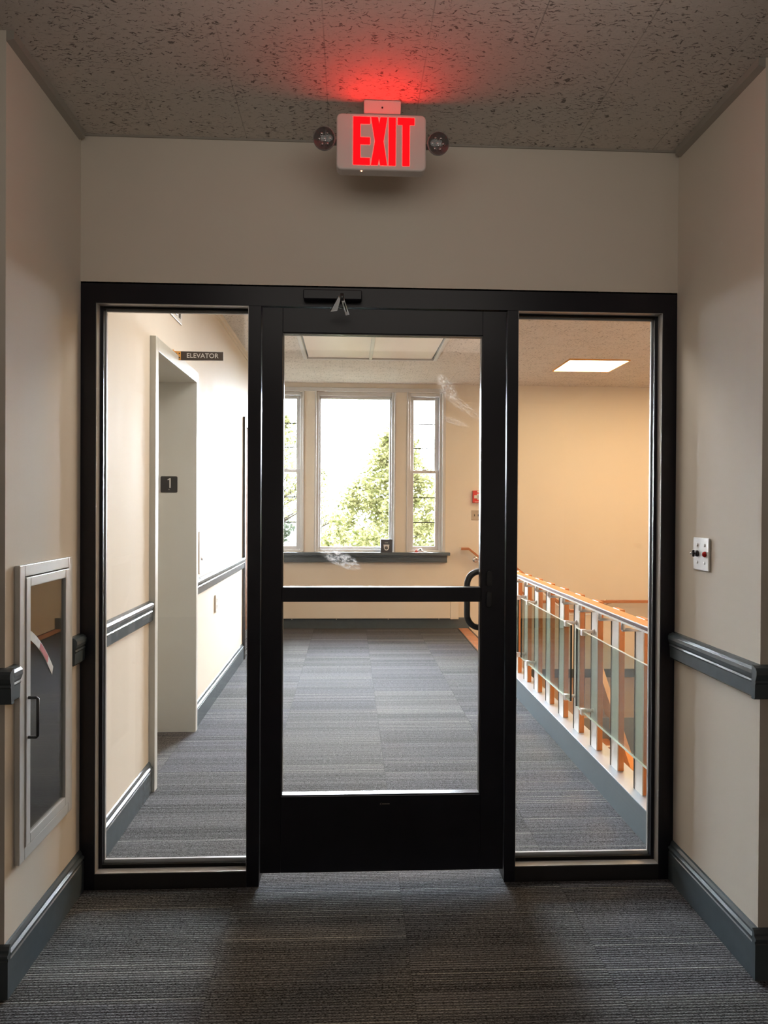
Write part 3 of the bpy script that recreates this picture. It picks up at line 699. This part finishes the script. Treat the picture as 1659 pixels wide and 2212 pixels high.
# ------------------------------------------------------------------ windows in the end wall
YG = YB + .10
def add_casing():
    t = MB()
    t.box(-1.128, 1.008, YB - .018, YB, 2.800, 2.845); t.box(.972, 1.008, YB - .018, YB, WZ0, 2.800); t.box(-1.128, -1.095, YB - .018, YB, WZ0, 2.800)
    for x in (WL[1], WC[0] - .02, WC[1], WR[0] - .02): t.box(x, x + .02, YB - .012, YB, WZ0, 2.800)
    struct('trim_7', t, M['whitetrim'], 'white casing around the row of three windows', 'trim', .003)
add_casing()
wc = thing('window_3', (sum(WC) / 2, YG, WZ0), 'wide picture window between two narrow windows', 'window', None, 'structure')
m_ = MB(); m_.frame_y(WC[0] + .001, WC[1] - .001, WZ0 + .001, WZ1 - .001, (.028, .028, .028, .045), YB + .03, YB + .14); obj('window_frame', m_, M['whitetrim'], wc, .003)
m_ = MB(); m_.frame_y(WC[0] + .029, WC[1] - .029, WZ0 + .029, WZ1 - .046, (.020, .022, .024, .030), YB + .07, YB + .13); obj('sash', m_, M['whitetrim'], wc, .004)
m_ = MB(); m_.box(WC[0] + .05, WC[1] - .052, YG - .002, YG + .002, WZ0 + .054, WZ1 - .077); obj('pane', m_, M['pane'], wc)
def side_window(name, x0, x1, label):
    w_ = thing(name, ((x0 + x1) / 2, YG, WZ0), label, 'window', None, 'structure')
    m_ = MB(); m_.frame_y(x0 + .001, x1 - .001, WZ0 + .001, WZ1 - .001, (.030, .030, .022, .040), YB + .03, YB + .16); obj('window_frame', m_, M['whitetrim'], w_, .003)
    zm = 1.862
    a, b_ = x0 + .0315, x1 - .0315
    # upper sash stands behind the lower one
    for (nm, z0, z1, wid, y, mz) in (('upper_sash', zm - .018, WZ1 - .042, (.042, .048, .034, .036), YB + .115, (2.146, 2.432)), ('lower_sash', WZ0 + .024, zm + .018, (.038, .042, .040, .036), YB + .075, (1.253, 1.551))):
        m_ = MB(); m_.frame_y(a, b_, z0, z1, wid, y - .016, y + .016); s_ = obj(nm, m_, M['whitetrim'], w_, .003)
        m_ = MB(); m_.box(a + wid[0] - .004, b_ - wid[1] + .004, y - .002, y + .002, z0 + wid[2] - .004, z1 - wid[3] + .004); obj('pane', m_, M['pane'], s_)
        for z in mz:
            m_ = MB(); m_.box(a + wid[0], b_ - wid[1], y - .006, y + .006, z - .006, z + .006); obj('muntin', m_, M['muntin'], s_)
    m_ = MB(); m_.box((a + b_) / 2 - .025, (a + b_) / 2 + .025, YB + .045, YB + .08, zm + .018, zm + .030); obj('sash_lock', m_, M['whitetrim'], w_, .004)
side_window('window_4', *WL, 'narrow double hung window beside the elevator wall')
side_window('window_5', *WR, 'narrow double hung window next to the red alarm station')
t = MB(); t.box(-1.128, 1.058, YB - .105, YB + .03, .868, .903); t.box(-1.128, 1.028, YB - .060, YB, .845, .868); t.box(-1.128, 1.028, YB - .045, YB, .782, .845); t.box(-1.128, 1.028, YB - .055, YB, .782, .797)
struct('trim_8', t, M['slate'], 'slate grey window sill with moulded apron under the three windows', 'window sill', .004)
# carton and trinket on the sill
YC = YB - .06
cx = thing('camera_box', (.306, YC, .903), 'small charcoal carton printed with a white dome camera, standing on the sill', 'box')
m_ = MB(); m_.box(.236, .374, YC - .03, YC + .045, .903, 1.058); ct = obj('carton', m_, M['boxdark'], cx, .001)
yf = YC - .0305
m_ = MB(); m_.prism([(x_, 0, z_) for x_, z_ in ([(.268, .995), (.270, .986), (.273, .979)] + [(.304 + .031 * math.cos(R(a)), .966 + .040 * math.sin(R(a))) for a in range(180, 361, 15)] + [(.335, .979), (.338, .986), (.340, .995)])], (0, yf - .001, 0), (0, yf + .001, 0)); obj('camera_picture', m_, M['whiteplastic'], cx)
m_ = MB(); m_.lathe((.304, yf - .001, .958), (0, -1, 0), [(0, .021), (.001, .020)], 20); obj('lens_picture', m_, M['reflector'], cx)
m_ = MB()
for k, wd in enumerate((.004, .005, .004, .006, .005)): m_.box(.284 + k * .0085, .284 + k * .0085 + wd, yf - .0006, yf, 1.014, 1.021)
obj('print', m_, M['signtext'], cx)
tk = thing('trinket', (.70, YC, .903), 'crumpled dark red and white trinket lying on the sill under the narrow window', 'trinket')
m_ = MB(); m_.add([(.632, YC - .02, .903), (.676, YC - .02, .903), (.690, YC, .906), (.668, YC + .015, .946), (.654, YC - .01, .932), (.64, YC + .02, .903)], [(0, 1, 2, 4), (0, 4, 3, 5), (2, 3, 4), (1, 2, 3, 5), (0, 5, 1)]); obj('red_flap', m_, M['decalred'], tk)
m_ = MB(); m_.tube([(.672, YC, .910), (.690, YC - .01, .936), (.712, YC, .942), (.726, YC - .01, .918), (.755, YC - .02, .910), (.788, YC - .01, .907)], [.006, .010, .012, .011, .008, .003], 8); obj('white_roll', m_, M['whiteplastic'], tk)
m_ = MB(); m_.lathe((.704, YC - .012, .935), (.3, -1, .4), [(0, .010), (.006, .009), (.009, .003)], 10); obj('dark_knob', m_, M['black'], tk)
# convector cover
rc = thing('radiator_cover', (0, YB - .045, .118), 'long cream sheet metal heater cover under the window sill', 'heater cover')
m_ = MB(); m_.box(-1.125, 1.065, YB - .075, YB - .0355, .122, .400); obj('cover', m_, M['wall'], rc, .004)
m_ = MB(); m_.box(1.068, 1.166, YB - .077, YB - .0355, .113, .400); obj('end_cap', m_, M['wall'], rc, .003)
for x in (-.80, -.28, .33, .93):
    m_ = MB(); m_.lathe((x, YB - .0755, .116), (0, -1, 0), [(0, .005), (.003, .004)], 10); obj('clip', m_, M['whiteplastic'], rc)

# ------------------------------------------------------------------ alarm and switches on the end wall
fa = thing('fire_alarm_station', (1.392, YB, 1.494), 'red fire alarm pull station on the end wall above the light switches', 'fire alarm')
m_ = MB(); m_.box(1.332, 1.452, YB - .045, YB, 1.494, 1.638); obj('body', m_, M['redplastic'], fa, .004)
m_ = MB(); m_.box(1.345, 1.439, YB - .058, YB - .044, 1.545, 1.582); m_.box(1.380, 1.404, YB - .058, YB - .044, 1.530, 1.600); obj('pull_bar', m_, M['whiteplastic'], fa, .004)
m_ = MB(); m_.lathe((1.393, YB - .045, 1.624), (0, -1, 0), [(0, .011), (.004, .010)], 16); obj('lock', m_, M['whiteplastic'], fa)
m_ = MB(); m_.box(1.355, 1.43, YB - .0462, YB - .0448, 1.500, 1.508); obj('print', m_, M['decalwhite'], fa)
ls = thing('light_switch', (1.378, YB, 1.289), 'tan metal plate with two dark toggle switches below the fire alarm', 'switch')
m_ = MB(); m_.box(1.322, 1.437, YB - .007, YB, 1.287, 1.405); obj('plate', m_, M['almond'], ls, .003)
for x in (1.357, 1.403):
    m_ = MB(); m_.box(x - .004, x + .004, YB - .016, YB - .006, 1.333, 1.358); obj('toggle', m_, M['black'], ls, .002)

# ------------------------------------------------------------------ ceiling lights beyond the entrance
tf = thing('ceiling_troffer', (.065, 3.73, CF - .03), 'unlit square ceiling light with two cream diffuser panels over the carpet', 'ceiling light')
x0, x1, y0, y1 = -.585, .715, 3.05, 4.365
m_ = MB()
for (a, b_, c_, d_) in ((x0, x0 + .035, y0, y1), (x1 - .035, x1, y0, y1), (x0 + .035, x1 - .035, y0, y0 + .035), (x0 + .035, x1 - .035, y1 - .035, y1)): m_.box(a, b_, c_, d_, CF - .028, CF - .001)
obj('frame', m_, M['whitetrim'], tf, .004)
m_ = MB(); m_.box(.052, .082, y0 + .036, y1 - .036, CF - .026, CF - .002); obj('divider', m_, M['whitetrim'], tf, .003)
for (a, b_) in ((x0 + .050, .051), (.083, x1 - .050)):
    m_ = MB(); m_.box(a, b_, y0 + .045, y1 - .050, CF - .014, CF - .006); obj('diffuser', m_, M['diffuser'], tf)
m_ = MB(); m_.box(x0 + .036, x1 - .036, y0 + .036, y1 - .036, CF - .004, CF - .001); obj('back_pan', m_, M['gunmetal'], tf)
lp = thing('ceiling_panel_light', (2.315, 4.56, CF - .012), 'glowing square ceiling light panel above the stairwell', 'ceiling light')
m_ = MB()
X0, X1, Y0, Y1 = 2.012, 2.620, 4.265, 4.868
for (a, b_, c_, d_) in ((X0, X0 + .010, Y0, Y1), (X1 - .010, X1, Y0, Y1), (X0 + .010, X1 - .010, Y0, Y0 + .010), (X0 + .010, X1 - .010, Y1 - .010, Y1)): m_.box(a, b_, c_, d_, CF - .014, CF - .001)
obj('frame', m_, M['brass'], lp)
m_ = MB(); m_.box(X0 + .011, X1 - .011, Y0 + .011, Y1 - .011, CF - .010, CF - .003); obj('lit_panel', m_, M['lit'], lp)

# ------------------------------------------------------------------ railing curb, stairs, landing
cu = thing('trim_9', (1.2, 2.0, 0), 'low blue grey curb with a metal cap along the stairwell edge', 'curb', None, 'structure')
m_ = MB(); m_.box(1.140, 1.262, .119, 4.02, 0.0, .146); obj('curb_face', m_, M['curb'], cu, .002)
m_ = MB(); m_.box(1.137, 1.265, .119, 4.022, .1465, .152); obj('cap', m_, M['curbtop'], cu, .001)
LZ = -0.60
stp = thing('stairs_upper', (1.6, 5.05, LZ), 'short terracotta flight of steps beside the window wall', 'stairs', None, 'structure')
m_ = MB(); m_.box(1.1675, 1.30, 4.30, YB, -.2, 0.0); obj('top_tread', m_, M['tile'], stp)
m_ = MB(); m_.box(1.151, 1.1675, 4.03, YB - .03, -.04, .002); obj('edge_strip', m_, M['darksteel'], stp)
m_ = MB(); m_.box(1.15, 1.29, 4.02, 4.30, -.2, 0.0); obj('top_filler', m_, M['tile'], stp)
for k in range(1, 3):
    m_ = MB(); m_.box(1.30 + .26 * (k - 1), 1.30 + .26 * k, 4.30, YB, LZ - .2, -.2 * k); obj('tread', m_, M['tile'], stp)
for k in range(0, 3):
    m_ = MB(); m_.box(1.285 + .26 * k, 1.302 + .26 * k, 4.30, YB - .001, -.2 * k - .004, -.2 * k + .003); obj('nosing', m_, M['darksteel'], stp)
fl = MB(); fl.box(1.82, 4.6, 4.18, YB, LZ - .2, LZ)
struct('floor_landing', fl, M['paver'], 'brown paved half landing of the stairs', 'floor')
lo = thing('stairs_lower', (1.8, 3.0, -3.0), 'terracotta flight of steps descending from the half landing', 'stairs', None, 'structure')
m_ = MB(); m_.box(1.262, 4.6, 4.165, 4.179, LZ - .35, LZ + .002); obj('fascia', m_, M['riser'], lo)
for k in range(1, 12):
    m_ = MB(); ya = 4.165 - .25 * k; m_.box(1.262, 2.385, ya, ya + .25, LZ - .2 * k - .35, LZ - .2 * k); obj('tread', m_, M['tile'], lo)
    m_ = MB(); m_.box(1.262, 2.385, ya - .006, ya + .035, LZ - .2 * k, LZ - .2 * k + .004); obj('nosing', m_, M['nosing'], lo)
# sloped orange stringer along the free side of the lower flight
m_ = MB()
pA, pB = (4.60, -.095), (1.6, -2.56)
m_.prism([(0, pA[0], pA[1]), (0, pB[0], pB[1]), (0, pB[0], pB[1] - .24), (0, pA[0], pA[1] - .24)], (2.40, 0, 0), (2.452, 0, 0)); obj('stringer', m_, M['woody'], lo)
fl = MB(); fl.box(1.26, 4.6, .12, YB, -3.2, -3.0)
struct('floor_lower', fl, M['tile'], 'paved floor at the bottom of the stairwell', 'floor')

# ------------------------------------------------------------------ stair railing
rl = thing('stair_railing', (1.2, 2.0, .152), 'stairwell railing with orange wooden handrail, uprights and green tinted glass', 'railing')
RX0, RX1 = 1.082, 1.148
m_ = MB(); m_.box(RX0, RX1, .119, 4.0, .932, .956); hr = obj('handrail', m_, M['woody'], rl, .003)
m_ = MB(); m_.box(RX0 - .0015, RX0 - .0002, .119, 3.998, .9505, .9550); obj('rail_bead', m_, M['bright'], hr)
m_ = MB(); m_.box(RX0 - .0012, RX0 - .0002, .119, 3.998, .9375, .9495); obj('rail_inlay', m_, M['inlay'], hr)
m_ = MB(); m_.box(RX0 - .0022, RX1 - .004, .119, 3.998, .9285, .9318); m_.box(RX0 - .0022, RX0 - .0002, .119, 3.998, .9318, .9365); obj('rail_channel', m_, M['bright'], hr)
def post_parts(y):
    p = MB(); p.box(1.1885, 1.2165, y, y + .092, .1525, .942)
    q = MB(); q.box(1.183, 1.188, y, y + .092, .1525, .940)
    e = MB(); e.box(1.180, 1.188, y + .0865, y + .0918, .153, .939)
    b_ = MB(); b_.tube([(1.098, y + .02, .930), (1.098, y + .02, .893)], .0095, 12); b_.tube([(1.094, y + .02, .892), (1.184, y + .02, .892)], .008, 12)
    return p, q, e, b_
ys = [.126 + .301 * k for k in range(0, 13)]
first = post_parts(ys[0])
P0 = obj('upright', first[0], M['wood'], rl, .002); Q0 = obj('face_plate', first[1], M['steelv'], P0); E0 = obj('edge_bar', first[2], M['darksteel'], P0); B0 = obj('rail_bracket', first[3], M['bright'], P0)
for y in ys[1:]:
    p = P0.copy(); COL.objects.link(p); p.location = (0, y - ys[0], 0); ORG[p] = ORG[P0]
    for ch in (Q0, E0, B0):
        c_ = ch.copy(); COL.objects.link(c_); c_.parent = p
GXa, GXb = 1.120, 1.130
for (a, b_) in ((.135, 1.188), (1.288, 2.478), (2.578, 3.768)):
    m_ = MB(); m_.box(GXa, GXb, a + .002, b_ - .002, .346, .776); g = obj('glass_panel', m_, M['railglass'], rl)
    m_ = MB(); m_.box(GXa, GXb, a, b_, .776, .7785); m_.box(GXa, GXb, a, b_, .3435, .346); obj('polished_edge', m_, M['glassedge'], g)
    for e_ in (a, b_ - .002):
        m_ = MB(); m_.box(GXa, GXb, e_, e_ + .002, .346, .776); obj('cut_end', m_, M['glassend'], g)
def clamp(y, z):
    c_ = MB(); c_.box(GXa - .008, GXb + .008, y - .015, y + .015, z - .016, z + .018)
    c_.tube([(GXb + .007, y, z + .006), (1.1835, y, z + .006)], .009, 14); c_.lathe((1.176, y, z + .006), (1, 0, 0), [(0, .014), (.007, .014)], 14); return c_
for k in (0, 3, 4, 7, 8, 11):
    y = ys[k] + .046
    for z in (.770, .346): obj('clamp', clamp(y, z), M['bright'], rl, .002)

# handrails by the short flight
wr = thing('wall_handrail', (2.2, YB - .06, .3), 'brown wooden handrail bent along the end wall beside the short steps', 'handrail')
yh = YB - .075
def rail_x(pts, w, t, yc):
    mb = MB()
    n = len(pts); v = []
    for i, (x, z) in enumerate(pts):
        v += [(x, yc - w / 2, z - t / 2), (x, yc + w / 2, z - t / 2), (x, yc + w / 2, z + t / 2), (x, yc - w / 2, z + t / 2)]
    f_ = [(3, 2, 1, 0), tuple(4 * (n - 1) + k for k in range(4))]
    for i in range(n - 1):
        for k in range(4): f_.append((4 * i + k, 4 * i + (k + 1) % 4, 4 * i + 4 + (k + 1) % 4, 4 * i + 4 + k))
    return mb.add(v, f_)
m_ = rail_x([(1.186, .948), (1.281, .948), (2.06, .322), (4.5, .322)], .055, .030, yh); obj('rail', m_, M['woodx'], wr, .004)
m_ = MB(); m_.box(1.180, 1.187, yh - .03, yh + .03, .930, .966); obj('end_cap', m_, M['steel'], wr, .001)
for (x, z) in ((1.42, .835), (1.92, .433), (3.0, .322), (4.0, .322)):
    m_ = MB(); m_.lathe((x - .045, YB, z - .02), (0, -1, 0), [(0, .038), (.006, .037), (.010, .015)], 20); m_.tube([(x - .045, YB - .006, z - .02), (x - .045, yh, z - .025), (x, yh, z - .016)], .009, 12); obj('rail_bracket', m_, M['chrome'], wr)
gh = thing('flight_handrail', (1.75, 4.42, .2), 'dark sloping handrail on posts along the open side of the short steps', 'handrail')
m_ = rail_x([(1.30, .955), (1.40, .940), (2.08, .405), (2.30, .405)], .05, .028, 4.42); obj('rail', m_, M['woodx'], gh, .003)
m_ = rail_x([(1.30, .920), (1.40, .905), (2.08, .370), (2.30, .370)], .02, .012, 4.42); obj('under_bar', m_, M['chrome'], gh)
for (x, z0, z1) in ((1.36, 0.0, .93), (1.75, -.4, .64), (2.22, -.6, .385)):
    m_ = MB(); m_.box(x - .015, x + .015, 4.405, 4.435, z0, z1); obj('post', m_, M['darksteel'], gh)

# ------------------------------------------------------------------ outdoors
g_ = MB(); n_ = 20
for i in range(n_):
    for j in range(n_):
        xa, xb = -60 + 6 * i, -54 + 6 * i; ya, yb = 6.4 + 6 * j, 12.4 + 6 * j
        hz = lambda x, y: -.55 + .12 * math.sin(x * .31 + y * .17)
        g_.add([(xa, ya, hz(xa, ya)), (xb, ya, hz(xb, ya)), (xb, yb, hz(xb, yb)), (xa, yb, hz(xa, yb))], [(0, 1, 2, 3)], True)
struct('lawn', g_, M['lawn'], 'sunlit pale lawn outside the windows', 'lawn')
def leaves(n, shape, size, rnd):
    mb = MB()
    for _ in range(n):
        p = shape(rnd)
        if p is None: continue
        s_ = size * rnd.uniform(.6, 1.25)
        e = Matrix.Rotation(rnd.uniform(0, 6.28), 3, 'Z') @ Matrix.Rotation(rnd.uniform(-1.1, 1.1), 3, 'X') @ Matrix.Rotation(rnd.uniform(-1.1, 1.1), 3, 'Y')
        a = [(-s_, 0, 0), (-.15 * s_, -.48 * s_, .14 * s_), (s_, 0, -.15 * s_), (-.15 * s_, .48 * s_, .14 * s_), (.1 * s_, 0, 0)]
        mb.add([p + e @ Vector(q) for q in a], [(0, 1, 4), (1, 2, 4), (2, 3, 4), (3, 0, 4)])
    return mb
def crown_shape(c, zb, zt, rad, power, ncl, seed, cl_r=.45):
    """clumps of foliage spread over a tapering crown"""
    r0 = random.Random(seed); cl = []
    for _ in range(ncl):
        t = r0.random() ** 1.12; z = zb + (zt - zb) * t; rr = rad * (1 - t) ** power + .10
        an = r0.uniform(0, 6.283); q = math.sqrt(r0.random()) * rr
        cl.append((Vector((c[0] + q * math.cos(an), c[1] + q * math.sin(an), z)), cl_r * r0.uniform(.55, 1.15)))
    def f(rnd):
        k, s_ = rnd.choice(cl); v = Vector((rnd.gauss(0, 1), rnd.gauss(0, 1), rnd.gauss(0, .75)))
        return k + v * s_ * .5
    return f, cl
def tree(name, c, zb, zt, rad, power, ncl, nl, size, mat, seed, label, clr=.45):
    t = thing(name, (c[0], c[1], -.55), label, 'tree', 'trees outside the windows')
    f, cl = crown_shape(c, zb, zt, rad, power, ncl, seed, clr)
    obj('crown', leaves(nl, f, size, random.Random(seed + 1)), mat, t)
    m_ = MB(); m_.tube([(c[0], c[1], -.6), (c[0] + .03, c[1], zb + .4 * (zt - zb)), (c[0], c[1] + .03, zb + .85 * (zt - zb))], [.16, .09, .02], 10)
    rb = random.Random(seed + 2)
    for k_, s_ in rb.sample(cl, min(16, len(cl))):
        z0 = max(-.3, k_.z - .5 * math.hypot(k_.x - c[0], k_.y - c[1])); m_.tube([(c[0], c[1], z0), tuple(k_)], [.035, .010], 6)
    obj('trunk', m_, M['bark'], t)
tree('broadleaf_tree', (0.98, 14.6), -.4, 3.28, 2.45, 1.0, 330, 24000, .062, M['leaf_a'], 11, 'tall pale leafy tree rising behind the picture window', .31)
tree('broadleaf_tree', (-2.1, 17.5), 1.25, 3.95, 1.25, .8, 60, 4200, .07, M['leaf_b'], 23, 'yellowish tree seen through the narrow window by the elevator wall', .40)
tree('small_tree', (-1.30, 24.0), .9, 2.75, .75, .7, 14, 1100, .07, M['leaf_b'], 31, 'thin distant sapling beside the tall pale tree', .35)
def shrub(c, rad, zt, nl, mat, seed, label):
    f, cl = crown_shape(c, -.5, zt, rad, .5, 30, seed, .4)
    tag(obj('shrub', leaves(nl, f, .11, random.Random(seed + 1)), mat), label, 'shrub')
shrub((-2.75, 21.0), 1.3, 1.15, 1600, M['leaf_c'], 41, 'bluish green shrub behind the white tent')
tn = thing('canopy_tent', (-4.2, 26.5, -.6), 'white peaked tent standing on the lawn outside', 'tent')
m_ = MB(); zx, ze = 1.05, .05; cx_, cy_, hw = -4.25, 26.5, 2.0
m_.add([(cx_ - hw, cy_ - hw, ze), (cx_ + hw, cy_ - hw, ze), (cx_ + hw, cy_ + hw, ze), (cx_ - hw, cy_ + hw, ze), (cx_ - .4, cy_, zx), (cx_ + .4, cy_, zx),
        (cx_ - hw, cy_ - hw, ze - .18), (cx_ + hw, cy_ - hw, ze - .18), (cx_ + hw, cy_ + hw, ze - .18), (cx_ - hw, cy_ + hw, ze - .18)],
       [(0, 1, 5, 4), (1, 2, 5), (2, 3, 4, 5), (3, 0, 4), (0, 6, 7, 1), (1, 7, 8, 2), (2, 8, 9, 3), (3, 9, 6, 0)])
obj('roof', m_, M['tent'], tn)
for sx_ in (-1, 1):
    for sy_ in (-1, 1):
        m_ = MB(); m_.tube([(cx_ + sx_ * (hw - .18), cy_ + sy_ * (hw - .18), -.65), (cx_ + sx_ * (hw - .18), cy_ + sy_ * (hw - .18), ze)], .12, 10); obj('pole', m_, M['tent'], tn)

# ------------------------------------------------------------------ light
wd = bpy.data.worlds.new('hazy_sky'); sc.world = wd; wd.use_nodes = True
bg = wd.node_tree.nodes['Background']; bg.inputs[0].default_value = (0.87, 0.95, 1.05, 1)
hw_ = NT(wd.node_tree)
dt = hw_.n('ShaderNodeVectorMath', operation='DOT_PRODUCT'); hw_.link(hw_.n('ShaderNodeTexCoord').outputs['Generated'], dt.inputs[0]); dt.inputs[1].default_value = (0.0, 0.987, 0.16)
hw_.link(hw_.map(dt.outputs['Value'], 0.66, 0.96, 9.0, 92.0), bg.inputs[1])      # bright haze towards the sun side
def lamp(name, kind, loc, energy, color=(1, 1, 1), size=.6, size_y=None, rot=(0, 0, 0)):
    l = bpy.data.lights.new(name, kind); l.energy = energy; l.color = color
    if kind == 'AREA':
        l.shape = 'RECTANGLE'; l.size = size; l.size_y = size_y or size
    o = bpy.data.objects.new(name, l); COL.objects.link(o); o.location = loc; o.rotation_euler = rot; return o
sun = lamp('sun', 'SUN', (-8, 2, 12), 6.0, (1, .95, .85)); sun.data.angle = R(1.0)
sun.rotation_euler = (R(52), 0, R(-38))
# lamps out of view: hall wash, then fills added for hall, stairwell and corridor
lamp('hall_lamp', 'AREA', (0.0, -1.40, CN - .24), 2.1, (1.0, .93, .83), 1.5, .45, (R(75), 0, 0))  # placed from the sign's shadow; tilt added to wash the header wall
for lx in (1.59, -1.11):                                 # unseen low fills added to brighten header wall and ceiling
    o_ = lamp('hall_fill', 'POINT', (lx, -5.5, 1.5), 5.0, (1.0, .93, .84)); o_.data.shadow_soft_size = .10
lamp('stair_fill', 'AREA', (2.7, 2.2, CF - .02), 52.0, (1.0, .63, .30), .6)  # unseen warm fills, added to light the stairwell and end wall
lamp('stair_fill', 'AREA', (3.5, 4.3, CF - .02), 22.0, (1.0, .64, .31), .6)
lamp('corridor_fill', 'AREA', (.1, 1.0, CF - .02), 17.0, (1.0, .95, .88), 1.2, .6)  # unseen fill added for the elevator reveal and near walls

# ------------------------------------------------------------------ camera
F, YAW, PITCH, ROLL = 1564.49, 0.0471, -0.0068, 0.0056
fw = Vector((math.sin(YAW) * math.cos(PITCH), math.cos(YAW) * math.cos(PITCH), math.sin(PITCH)))
r_ = fw.cross(Vector((0, 0, 1))).normalized(); u_ = r_.cross(fw)
r2 = r_ * math.cos(ROLL) + u_ * math.sin(ROLL); u2 = u_ * math.cos(ROLL) - r_ * math.sin(ROLL)
cd = bpy.data.cameras.new('camera'); cam = bpy.data.objects.new('camera', cd); COL.objects.link(cam)
cd.sensor_fit = 'HORIZONTAL'; cd.sensor_width = 36.0; cd.lens = 36.0 * F / 1659.0; cd.clip_start = .02; cd.clip_end = 300
mw = Matrix(((r2.x, u2.x, -fw.x, -0.1278), (r2.y, u2.y, -fw.y, -2.7428), (r2.z, u2.z, -fw.z, 1.4365), (0, 0, 0, 1)))
cam.matrix_world = mw
sc.camera = cam

sc.view_settings.view_transform = 'Standard'; sc.view_settings.look = 'None'
sc.view_settings.exposure = 0.76; sc.view_settings.gamma = 1.0; sc.view_settings.use_curve_mapping = False
cy = sc.cycles
cy.max_bounces = 12; cy.diffuse_bounces = 5; cy.glossy_bounces = 5; cy.transmission_bounces = 8; cy.transparent_max_bounces = 24
cy.sample_clamp_indirect = 8.0
